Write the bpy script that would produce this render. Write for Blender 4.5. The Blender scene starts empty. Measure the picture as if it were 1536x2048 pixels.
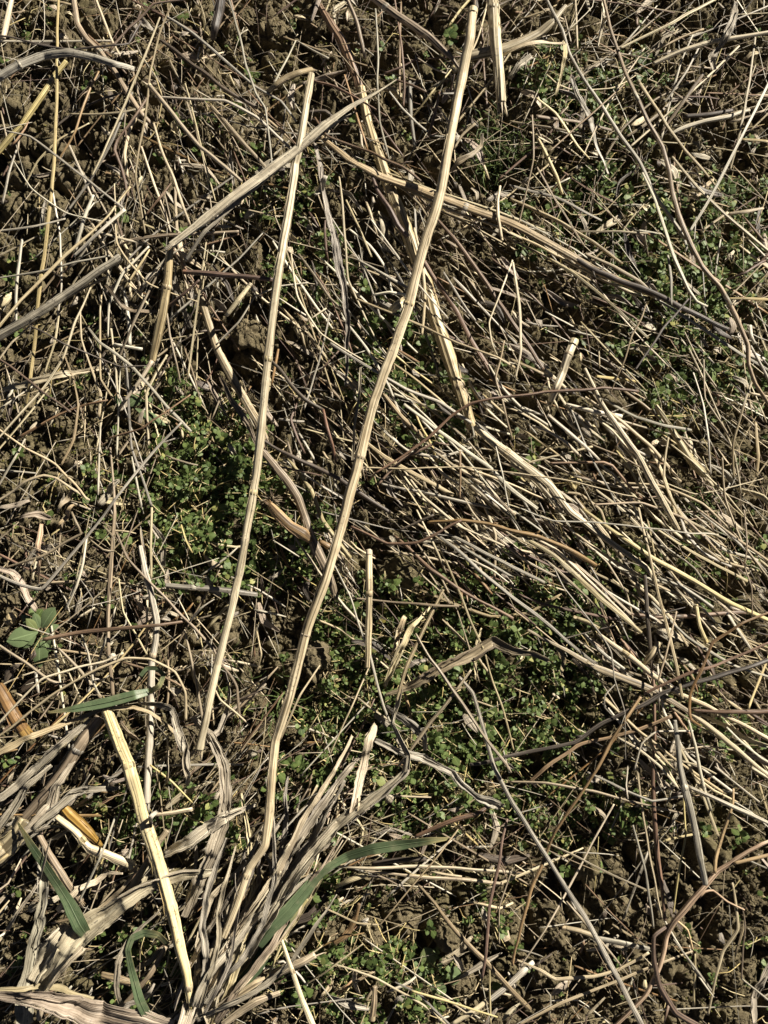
import bpy, math, random
import numpy as np
from math import radians as R
random.seed(7); RS = np.random.RandomState(11)
SC = bpy.context.scene; COL = SC.collection
# ---------------------------------------------------------------- camera, sky, sun, exposure
CAM_H, CAM_Y, TILT, VF = 0.80, -0.084, 6.0, 64.0
cd = bpy.data.cameras.new('camera'); cam = bpy.data.objects.new('camera', cd); COL.objects.link(cam)
cam.location = (0, CAM_Y, CAM_H); cam.rotation_euler = (R(TILT), 0, 0)
cd.sensor_fit = 'VERTICAL'; cd.angle = R(VF); cd.clip_start = 0.01; cd.clip_end = 300
SC.camera = cam
SUN_EL, SUN_AZ = 29.5, 42.0          # elevation; direction to the sun measured from +x towards +y
W = bpy.data.worlds.new('World'); SC.world = W; W.use_nodes = True
nt = W.node_tree; bg = nt.nodes['Background']
sky = nt.nodes.new('ShaderNodeTexSky'); sky.sky_type = 'NISHITA'; sky.sun_disc = False
sky.air_density = .14; sky.dust_density = .05; sky.ozone_density = .6; sky.altitude = 1500
sky.sun_elevation = R(SUN_EL); sky.sun_rotation = R(90 - SUN_AZ)
hs = nt.nodes.new('ShaderNodeHueSaturation'); hs.inputs['Saturation'].default_value = .6
nt.links.new(sky.outputs[0], hs.inputs['Color']); nt.links.new(hs.outputs[0], bg.inputs[0]); bg.inputs[1].default_value = 0.05
sd = bpy.data.lights.new('sun', 'SUN'); sd.energy = 5.0; sd.angle = R(0.53); sd.color = (1, .935, .81)
sun = bpy.data.objects.new('sun', sd); COL.objects.link(sun)
ce, se = math.cos(R(SUN_EL)), math.sin(R(SUN_EL))
from mathutils import Vector
sun.rotation_euler = Vector((ce*math.cos(R(SUN_AZ)), ce*math.sin(R(SUN_AZ)), se)).to_track_quat('Z', 'Y').to_euler()
sun.location = (1, 1, 1.5)
SC.view_settings.view_transform = 'Standard'; SC.view_settings.look = 'None'
SC.view_settings.exposure = 0.85; SC.view_settings.gamma = 1
SC.render.engine = 'CYCLES'
SC.cycles.max_bounces = 4; SC.cycles.diffuse_bounces = 1; SC.cycles.glossy_bounces = 2; SC.cycles.transmission_bounces = 3

# ---------------------------------------------------------------- picture position -> place on the ground
F = 1024 / math.tan(R(VF/2)); ct, st = math.cos(R(TILT)), math.sin(R(TILT))
def at(px, py, z=0.0):
    x, y = (px-768)/F, -(py-1024)/F
    dx, dy, dz = x, y*ct + st, y*st - ct
    k = (z - CAM_H)/dz
    return np.array([dx*k, CAM_Y + dy*k, z])
def mm_px(p):                          # metres per photo pixel at that place
    return math.sqrt((CAM_H-p[2])**2)/F * 1.0

# ---------------------------------------------------------------- noise
def _h(ix, iy, s):
    n = (ix.astype(np.int64)*374761393 + iy.astype(np.int64)*668265263 + s*1274126177) & 0xffffffff
    n = ((n ^ (n >> 13))*1274126177) & 0xffffffff
    return ((n ^ (n >> 16)) & 0xffffff)/float(0xffffff)
def vn(x, y, s=0):
    x = np.asarray(x, float); y = np.asarray(y, float)
    ix, iy = np.floor(x), np.floor(y); fx, fy = x-ix, y-iy
    u, v = fx*fx*fx*(fx*(fx*6-15)+10), fy*fy*fy*(fy*(fy*6-15)+10)
    a, b, c, d = _h(ix, iy, s), _h(ix+1, iy, s), _h(ix, iy+1, s), _h(ix+1, iy+1, s)
    return (a*(1-u)+b*u)*(1-v) + (c*(1-u)+d*u)*v - .5
def worley(x, y, s=0):
    ix, iy = np.floor(x), np.floor(y); m = np.full(x.shape, 9.0); m2 = m.copy()
    for i in (-1, 0, 1):
        for j in (-1, 0, 1):
            cx = ix+i+_h(ix+i, iy+j, s); cy = iy+j+_h(ix+i, iy+j, s+5)
            d = (cx-x)**2 + (cy-y)**2
            m2 = np.minimum(m2, np.maximum(m, d)); m = np.minimum(m, d)
    return np.sqrt(m), np.sqrt(m2)
CLODS = []                             # (x, y, radius, height)
def coarse(x, y):
    return 0.016*vn(np.asarray(x)/.15, np.asarray(y)/.15, 1) + 0.007*vn(np.asarray(x)/.06, np.asarray(y)/.06, 2)
def terrain(x, y):
    x = np.asarray(x, float); y = np.asarray(y, float)
    fade = 1/(1 + (np.maximum(0, np.hypot(x, y)-1.0)*.5)**2)
    wx = x + .012*vn(x/.03, y/.03, 31); wy = y + .012*vn(x/.03, y/.03, 32)
    a, b = worley(wx/.042, wy/.042, 3); big = np.clip((b-a)*1.5, 0, 1)
    c, d = worley(wx/.017, wy/.017, 4); mid = np.clip((d-c)*1.6, 0, 1)
    e, g = worley((wx+.002*vn(x/.004, y/.004, 41))/.0065, wy/.0065, 6)
    z = coarse(x, y) - .027 + .018*big**.55 + .009*mid**.7*(.4+.6*big) + .0026*np.clip(1-e*1.4, 0, 1)**.7
    z += .006*vn(x/.011, y/.011, 7) + .0022*vn(x/.0045, y/.0045, 8)
    for (cx, cy, r, h) in CLODS:
        dd = np.hypot(x-cx, (y-cy))/r + .35*vn(x/.012, y/.012, 9)
        z += h*np.clip(1-dd*dd, 0, 1)**.5
    return z*fade
for px, py, r, h in ((800,1150,44,20),(850,1180,30,14),(500,680,60,14),(600,1340,55,14),(560,1270,35,12),(1180,1740,38,16),(1140,1880,42,15),
                     (60,420,70,16),(75,300,50,15),(60,560,45,12),(60,830,60,10),(1400,1640,45,11),(1480,1800,60,13),(1440,1960,55,14),
                     (820,1860,38,16),(930,1870,40,18),(700,1800,42,13),(1060,900,40,11),(1010,600,50,13),(1040,560,28,12),(560,110,50,15),(760,90,45,14),
                     (100,60,60,14),(390,60,50,12),(590,1480,40,12),(380,1330,35,10),(1500,560,40,10),(30,1080,50,11),(620,1890,40,12),(1330,1900,35,10)):
    p = at(px, py); CLODS.append((p[0], p[1], r*F**-1*CAM_H, h*.001*.6))

# ---------------------------------------------------------------- mesh building
class MB:
    def __init__(s): s.v = []; s.q = []; s.t = []; s.uq = []; s.ut = []; s.mq = []; s.mt = []; s.n = 0
    def add(s, v, quads=None, uvq=None, tris=None, uvt=None, mat=0):
        v = np.asarray(v, float).reshape(-1, 3)
        if quads is not None and len(quads):
            quads = np.asarray(quads); s.q.append(quads + s.n); s.mq.append(np.full(len(quads), mat))
            s.uq.append(np.asarray(uvq, float).reshape(-1, 4, 2) if uvq is not None else np.zeros((len(quads), 4, 2)))
        if tris is not None and len(tris):
            tris = np.asarray(tris); s.t.append(tris + s.n); s.mt.append(np.full(len(tris), mat))
            s.ut.append(np.asarray(uvt, float).reshape(-1, 3, 2) if uvt is not None else np.zeros((len(tris), 3, 2)))
        s.v.append(v); s.n += len(v)
    def build(s, name, mats, parent=None, smooth=True, origin=None):
        V = np.concatenate(s.v); me = bpy.data.meshes.new(name)
        if origin is not None: V = V - np.asarray(origin)
        q = np.concatenate(s.q) if s.q else np.zeros((0, 4), int); t = np.concatenate(s.t) if s.t else np.zeros((0, 3), int)
        nl = q.size + t.size
        me.vertices.add(len(V)); me.vertices.foreach_set('co', V.astype(np.float32).ravel())
        me.loops.add(nl); me.loops.foreach_set('vertex_index', np.concatenate([q.ravel(), t.ravel()]).astype(np.int32))
        me.polygons.add(len(q)+len(t))
        ls = np.concatenate([np.arange(len(q))*4, q.size + np.arange(len(t))*3]).astype(np.int32)
        me.polygons.foreach_set('loop_start', ls)
        me.polygons.foreach_set('material_index', np.concatenate((s.mq or [np.zeros(0)]) + (s.mt or [np.zeros(0)])).astype(np.int32))
        me.polygons.foreach_set('use_smooth', np.full(len(q)+len(t), smooth))
        uv = me.uv_layers.new(name='UVMap')
        u = np.concatenate([a.reshape(-1, 2) for a in (s.uq + s.ut)])
        me.update(calc_edges=True); me.validate()
        if len(me.loops) == len(u): me.uv_layers[0].data.foreach_set('uv', u.astype(np.float32).ravel())
        for m in (mats if isinstance(mats, (list, tuple)) else [mats]): me.materials.append(m)
        o = bpy.data.objects.new(name, me); COL.objects.link(o)
        if origin is not None: o.location = origin
        if parent is not None:
            o.parent = parent
            o.location = (np.asarray(origin if origin is not None else (0, 0, 0)) - np.array(parent.location))
        return o
def tag(o, label, cat, group=None, kind=None):
    if label: o['label'] = label
    if cat: o['category'] = cat
    if group: o['group'] = group
    if kind: o['kind'] = kind
    return o
def frames(P):
    T = np.gradient(P, axis=0); T /= np.linalg.norm(T, axis=1)[:, None] + 1e-12
    up = np.array([0, 0, 1.0]); up = np.where(np.abs(T[:, 2:3]) > .97, np.array([[0, 1.0, 0]]), up[None])
    S = np.cross(T, up); S /= np.linalg.norm(S, axis=1)[:, None] + 1e-12
    return T, S, np.cross(S, T)
def sweep(mb, P, r, m=8, flat=1.0, ribs=0, ribamp=0.0, caps=True, mat=0, twist=0.0, ph=0.0, voff=None):
    """a tube along P with radius r (per point), grooves ribs x ribamp round it"""
    P = np.asarray(P, float); n = len(P); r = np.broadcast_to(np.asarray(r, float), (n,))
    T, S, U = frames(P)
    arc = np.concatenate([[0], np.cumsum(np.linalg.norm(np.diff(P, axis=0), axis=1))])
    a = np.arange(m)/m*2*math.pi + ph
    A = a[None] + twist*arc[:, None]
    rr = r[:, None]*(1 + ribamp*np.cos(ribs*a)[None] + ribamp*.6*np.sin((ribs*.61//1+1)*a+1.3)[None])
    V = P[:, None] + S[:, None]*(np.cos(A)*rr)[..., None] + U[:, None]*(np.sin(A)*rr*flat)[..., None]
    V = V.reshape(-1, 3)
    i, j = np.meshgrid(np.arange(n-1), np.arange(m), indexing='ij'); j2 = (j+1) % m
    Q = np.stack([i*m+j, i*m+j2, (i+1)*m+j2, (i+1)*m+j], -1).reshape(-1, 4)
    vo = random.random()*10 if voff is None else voff
    uv = np.stack([np.stack([j/m, arc[i]+vo], -1), np.stack([(j+1)/m, arc[i]+vo], -1), np.stack([(j+1)/m, arc[i+1]+vo], -1), np.stack([j/m, arc[i+1]+vo], -1)], 2).reshape(-1, 4, 2)
    tr = []; ut = []
    if caps:
        V = np.concatenate([V, P[:1], P[-1:]]); c0, c1 = n*m, n*m+1
        for k in range(m):
            tr.append((c0, (k+1) % m, k)); tr.append((c1, (n-1)*m+k, (n-1)*m+(k+1) % m))
            ut += [[(.5, vo), ((k+1)/m, vo), (k/m, vo)], [(.5, vo), (k/m, vo), ((k+1)/m, vo)]]
    mb.add(V, Q, uv, tr, ut, mat)
def catmull(P, step):
    """points through P, rounded a little at the corners, spaced by about step"""
    P = np.asarray(P, float)
    if len(P) == 2:
        n = max(2, int(np.linalg.norm(P[1]-P[0])/step)+1); t = np.linspace(0, 1, n)[:, None]; return P[0]*(1-t)+P[1]*t, t[:, 0]
    Q = np.vstack([2*P[0]-P[1], P, 2*P[-1]-P[-2]]); out = []; tt = []; L = len(P)-1
    for i in range(L):
        p0, p1, p2, p3 = Q[i:i+4]; n = max(1, int(np.linalg.norm(p2-p1)/step))
        d1, d2 = (p2-p0)*.5, (p3-p1)*.5; l = np.linalg.norm(p2-p1)
        d1 *= min(1, l/(np.linalg.norm(d1)+1e-9)); d2 *= min(1, l/(np.linalg.norm(d2)+1e-9))
        d1 = d1*.42; d2 = d2*.42
        for k in range(n):
            t = k/n; h = (2*t**3-3*t*t+1, t**3-2*t*t+t, -2*t**3+3*t*t, t**3-t*t)
            out.append(h[0]*p1+h[1]*d1+h[2]*p2+h[3]*d2); tt.append((i+t)/L)
    out.append(P[-1]); tt.append(1.0)
    return np.array(out), np.array(tt)

# ---------------------------------------------------------------- materials
MATS = {}
def nodes_of(m):
    m.use_nodes = True; n = m.node_tree; n.nodes.clear()
    out = n.nodes.new('ShaderNodeOutputMaterial'); b = n.nodes.new('ShaderNodeBsdfPrincipled'); n.links.new(b.outputs[0], out.inputs[0])
    return n, b
def N(n, t, **k):
    x = n.nodes.new(t)
    for a, v in k.items(): setattr(x, a, v)
    return x
def math_(n, op, a, b=None, c=None):
    x = N(n, 'ShaderNodeMath', operation=op)
    for i, v in enumerate((a, b, c)):
        if v is None: continue
        if isinstance(v, (int, float)): x.inputs[i].default_value = v
        else: n.links.new(v, x.inputs[i])
    return x.outputs[0]
def mixc(n, f, a, b, blend='MIX'):
    x = N(n, 'ShaderNodeMix', data_type='RGBA', blend_type=blend)
    for s, v in ((x.inputs[0], f), (x.inputs[6], a), (x.inputs[7], b)):
        if isinstance(v, (int, float)): s.default_value = v
        elif isinstance(v, tuple): s.default_value = (*v, 1)
        else: n.links.new(v, s)
    return x.outputs[2]
def ramp(n, f, stops):
    x = N(n, 'ShaderNodeValToRGB'); r = x.color_ramp
    while len(r.elements) < len(stops): r.elements.new(.5)
    for e, (p, c) in zip(r.elements, stops): e.position = p; e.color = (*c, 1) if isinstance(c, tuple) else (c, c, c, 1)
    n.links.new(f, x.inputs[0]); return x.outputs[0]
def noise(n, vec, scale, detail=3, rough=.6):
    x = N(n, 'ShaderNodeTexNoise'); x.inputs['Scale'].default_value = scale; x.inputs['Detail'].default_value = detail
    x.inputs['Roughness'].default_value = rough
    if vec is not None: n.links.new(vec, x.inputs['Vector'])
    return x.outputs['Fac']
def fibre(name, light, dark, stain, rough=.46, across=22, stainamt=.62, bump=.45, spec=.5, trans=0.0, mould=.6, lines=.85):
    """dry plant surface: fine fibres along the stem (UV v), stains, black mould specks, and its own tint per stem"""
    m = bpy.data.materials.new(name); n, b = nodes_of(m)
    uv = N(n, 'ShaderNodeTexCoord').outputs['UV']
    isl = N(n, 'ShaderNodeNewGeometry').outputs['Random Per Island']; ob = N(n, 'ShaderNodeObjectInfo').outputs['Random']
    rnd = math_(n, 'FRACT', math_(n, 'ADD', isl, ob))
    add = N(n, 'ShaderNodeVectorMath', operation='ADD'); n.links.new(uv, add.inputs[0])
    cmb = N(n, 'ShaderNodeCombineXYZ'); n.links.new(math_(n, 'MULTIPLY', rnd, 37.0), cmb.inputs[2]); n.links.new(cmb.outputs[0], add.inputs[1])
    def stretched(sx, sy):
        mp = N(n, 'ShaderNodeMapping'); mp.inputs['Scale'].default_value = (sx, sy, 1); n.links.new(add.outputs[0], mp.inputs[0]); return mp.outputs[0]
    fine = noise(n, stretched(across, 14), 1.0, 4, .7)
    band = noise(n, stretched(5, 9), 1.0, 3, .6)
    blot = noise(n, stretched(2.0, 55), 1.0, 4, .65)
    c = mixc(n, ramp(n, fine, [(.38, 0.0), (.56, 1.0)]), dark, light)
    c = mixc(n, math_(n, 'MULTIPLY', ramp(n, blot, [(.48, 0.0), (.68, 1.0)]), stainamt), c, stain)
    c = mixc(n, math_(n, 'MULTIPLY', ramp(n, band, [(.42, 0.0), (.62, 1.0)]), .35), c, stain)
    line = noise(n, stretched(15, 3.5), 1.0, 2, .5)
    c = mixc(n, ramp(n, line, [(.54, 0.0), (.60, lines)]), c, tuple(a*.42 for a in dark))
    pale = noise(n, stretched(7, 6), 1.0, 2, .5)
    c = mixc(n, ramp(n, pale, [(.56, 0.0), (.64, .5)]), c, tuple(min(1, a*1.2+.03) for a in light))
    # mould specks
    sp = noise(n, stretched(11, 420), 1.0, 2, .6)
    msk = math_(n, 'MULTIPLY', ramp(n, sp, [(.58, 0.0), (.66, 1.0)]), ramp(n, noise(n, stretched(1.2, 18), 1.0, 2, .5), [(.5, 0.0), (.6, mould)]))
    c = mixc(n, msk, c, (.06, .05, .045))
    hsv = N(n, 'ShaderNodeHueSaturation'); n.links.new(c, hsv.inputs['Color'])
    n.links.new(math_(n, 'MULTIPLY_ADD', rnd, .42, .76), hsv.inputs['Value'])
    r2 = math_(n, 'FRACT', math_(n, 'MULTIPLY', rnd, 7.31)); n.links.new(math_(n, 'MULTIPLY_ADD', r2, .30, .92), hsv.inputs['Saturation'])
    n.links.new(math_(n, 'MULTIPLY_ADD', math_(n, 'FRACT', math_(n, 'MULTIPLY', rnd, 3.7)), .02, .49), hsv.inputs['Hue'])
    n.links.new(hsv.outputs[0], b.inputs['Base Color'])
    n.links.new(math_(n, 'MULTIPLY_ADD', fine, .25, rough-.1), b.inputs['Roughness']); b.inputs['Specular IOR Level'].default_value = spec
    bp = N(n, 'ShaderNodeBump'); bp.inputs['Strength'].default_value = bump; bp.inputs['Distance'].default_value = .0006
    hsum = math_(n, 'ADD', math_(n, 'SUBTRACT', fine, math_(n, 'MULTIPLY', ramp(n, line, [(.50, 0.0), (.62, 1.0)]), .8)), math_(n, 'MULTIPLY', blot, .5)); n.links.new(hsum, bp.inputs['Height']); n.links.new(bp.outputs[0], b.inputs['Normal'])
    if trans: b.inputs['Transmission Weight'].default_value = 0
    MATS[name] = m; return m
fibre('fibre_p', (.80,.69,.495), (.40,.325,.21), (.43,.34,.22))
fibre('fibre_w', (.80,.735,.60), (.50,.45,.36), (.44,.385,.29))
fibre('fibre_s', (.62,.52,.34), (.28,.22,.135), (.25,.195,.125))
fibre('fibre_y', (.77,.635,.345), (.46,.36,.17), (.42,.34,.22))
fibre('fibre_g', (.53,.485,.395), (.22,.195,.155), (.17,.15,.12), mould=.7)
fibre('fibre_t', (.50,.40,.27), (.21,.165,.11), (.17,.13,.09))
fibre('fibre_b', (.28,.185,.13), (.11,.073,.053), (.08,.055,.042))
fibre('fibre_o', (.43,.285,.16), (.18,.11,.062), (.12,.08,.048))
fibre('fibre_h', (.46,.285,.125), (.18,.105,.045), (.11,.07,.035))
fibre('fibre_u', (.62,.455,.29), (.30,.205,.125), (.22,.15,.09))
fibre('fibre_d', (.16,.125,.095), (.05,.04,.032), (.035,.03,.025))
fibre('fibre_l', (.72,.635,.49), (.42,.355,.26), (.24,.19,.135), across=34, bump=.8, stainamt=.6, lines=.5)
fibre('fibre_n', (.60,.53,.425), (.32,.28,.22), (.17,.14,.11), across=34, bump=.8, stainamt=.6, lines=.5)
fibre('fibre_k', (.64,.54,.43), (.38,.30,.225), (.19,.15,.115), across=34, bump=.8, stainamt=.6, lines=.5)
def leafmat(name, light, dark, yel, yamt, rough=.5, blade=False):
    m = bpy.data.materials.new(name); n, b = nodes_of(m)
    isl = N(n, 'ShaderNodeNewGeometry').outputs['Random Per Island']; ob = N(n, 'ShaderNodeObjectInfo').outputs['Random']
    rnd = math_(n, 'FRACT', math_(n, 'ADD', isl, ob)); uv = N(n, 'ShaderNodeTexCoord').outputs['UV']
    pos = N(n, 'ShaderNodeNewGeometry').outputs['Position']
    c = mixc(n, rnd, dark, light)
    c = mixc(n, ramp(n, noise(n, pos, 260, 3), [(.35, 0.0), (.7, .6)]), c, light)
    r2 = math_(n, 'FRACT', math_(n, 'MULTIPLY', rnd, 13.7))
    c = mixc(n, ramp(n, r2, [(1-yamt-.02, 0.0), (1-yamt+.06, .9)]), c, yel)
    # paler midrib
    sx = N(n, 'ShaderNodeSeparateXYZ'); n.links.new(uv, sx.inputs[0])
    mid = math_(n, 'ABSOLUTE', math_(n, 'SUBTRACT', sx.outputs[0], .5))
    c = mixc(n, ramp(n, mid, [(.015, .45), (.05, 0.0)]), c, tuple(min(1, a*1.9+.02) for a in light))
    if blade:      # long veins, dusty patches and a dried tip
        mp = N(n, 'ShaderNodeMapping'); mp.inputs['Scale'].default_value = (34, 5, 1); n.links.new(uv, mp.inputs[0])
        c = mixc(n, ramp(n, noise(n, mp.outputs[0], 1.0, 2), [(.45, 0.0), (.62, .55)]), c, tuple(a*1.7+.02 for a in light))
        c = mixc(n, ramp(n, noise(n, pos, 90, 4), [(.52, 0.0), (.7, .45)]), c, (.30,.29,.18))
        c = mixc(n, ramp(n, sx.outputs[1], [(.006, .9), (.028, 0.0)]), c, (.42,.35,.17))
    n.links.new(c, b.inputs['Base Color']); b.inputs['Roughness'].default_value = rough; b.inputs['Specular IOR Level'].default_value = .28
    bp = N(n, 'ShaderNodeBump'); bp.inputs['Strength'].default_value = .25; bp.inputs['Distance'].default_value = .0004
    n.links.new(noise(n, pos, 900, 2), bp.inputs['Height']); n.links.new(bp.outputs[0], b.inputs['Normal'])
    out = [x for x in n.nodes if x.type == 'OUTPUT_MATERIAL'][0]
    tr = N(n, 'ShaderNodeBsdfTranslucent'); n.links.new(mixc(n, .5, c, (.16,.22,.03)), tr.inputs[0])
    mx = N(n, 'ShaderNodeMixShader'); mx.inputs[0].default_value = .13
    n.links.new(b.outputs[0], mx.inputs[1]); n.links.new(tr.outputs[0], mx.inputs[2]); n.links.new(mx.outputs[0], out.inputs[0])
    MATS[name] = m; return m
leafmat('chickweed_green', (.140,.188,.056), (.040,.070,.022), (.38,.36,.12), .06)
leafmat('rosette_green', (.19,.25,.12), (.13,.18,.08), (.3,.3,.1), 0)
leafmat('blade_green', (.125,.165,.085), (.065,.10,.050), (.1,.18,.08), 0, .38, True)
leafmat('moss_green', (.20,.19,.045), (.09,.10,.025), (.30,.24,.06), .2, .8)
def soilmat(name, a, b_, c_):
    m = bpy.data.materials.new(name); n, b = nodes_of(m); pos = N(n, 'ShaderNodeNewGeometry').outputs['Position']
    isl = N(n, 'ShaderNodeNewGeometry').outputs['Random Per Island']
    c = mixc(n, ramp(n, noise(n, pos, 34, 5, .7), [(.35, 0.0), (.65, 1.0)]), a, b_)
    c = mixc(n, ramp(n, noise(n, pos, 700, 3, .7), [(.45, 0.0), (.72, .8)]), c, c_)
    c = mixc(n, ramp(n, noise(n, pos, 12, 4, .6), [(.5, 0.0), (.66, .35)]), c, (.11,.10,.035))
    hsv = N(n, 'ShaderNodeHueSaturation'); n.links.new(c, hsv.inputs['Color']); n.links.new(math_(n, 'MULTIPLY_ADD', isl, .4, .85), hsv.inputs['Value'])
    n.links.new(hsv.outputs[0], b.inputs['Base Color']); b.inputs['Roughness'].default_value = .95; b.inputs['Specular IOR Level'].default_value = .15
    bp = N(n, 'ShaderNodeBump'); bp.inputs['Strength'].default_value = 1.0; bp.inputs['Distance'].default_value = .0022
    h = math_(n, 'ADD', noise(n, pos, 520, 5, .8), math_(n, 'MULTIPLY', noise(n, pos, 1500, 3, .7), .4))
    n.links.new(h, bp.inputs['Height']); n.links.new(bp.outputs[0], b.inputs['Normal']); MATS[name] = m; return m
soilmat('soil', (.088,.070,.040), (.17,.138,.082), (.32,.265,.165))

# ---------------------------------------------------------------- the ground: one sheet, fine under the camera, coarse beyond
def axis(a, b, step):
    core = np.arange(a, b+step/2, step); g = step*1.35**np.arange(1, 37); o = np.cumsum(g); o = o[o < 60]
    return np.concatenate([a-o[::-1], core, b+o])
xs, ys = axis(-.47, .47, .00125), axis(-.53, .64, .00125)
X, Y = np.meshgrid(xs, ys); Z = terrain(X, Y)
gx, gy = len(xs), len(ys)
# crumbs lean outward a little so the clods get overhangs
bump = .0022*vn(X/.006, Y/.006, 21); bump2 = .0022*vn(X/.006, Y/.006, 22)
near = (np.abs(X) < .6) & (np.abs(Y) < .75)
i, j = np.meshgrid(np.arange(gy-1), np.arange(gx-1), indexing='ij')
g = MB(); g.add(np.stack([X+bump*near, Y+bump2*near, Z], -1), np.stack([i*gx+j, i*gx+j+1, (i+1)*gx+j+1, (i+1)*gx+j], -1).reshape(-1, 4))
tag(g.build('ground', MATS['soil']), None, None, kind='structure')

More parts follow.
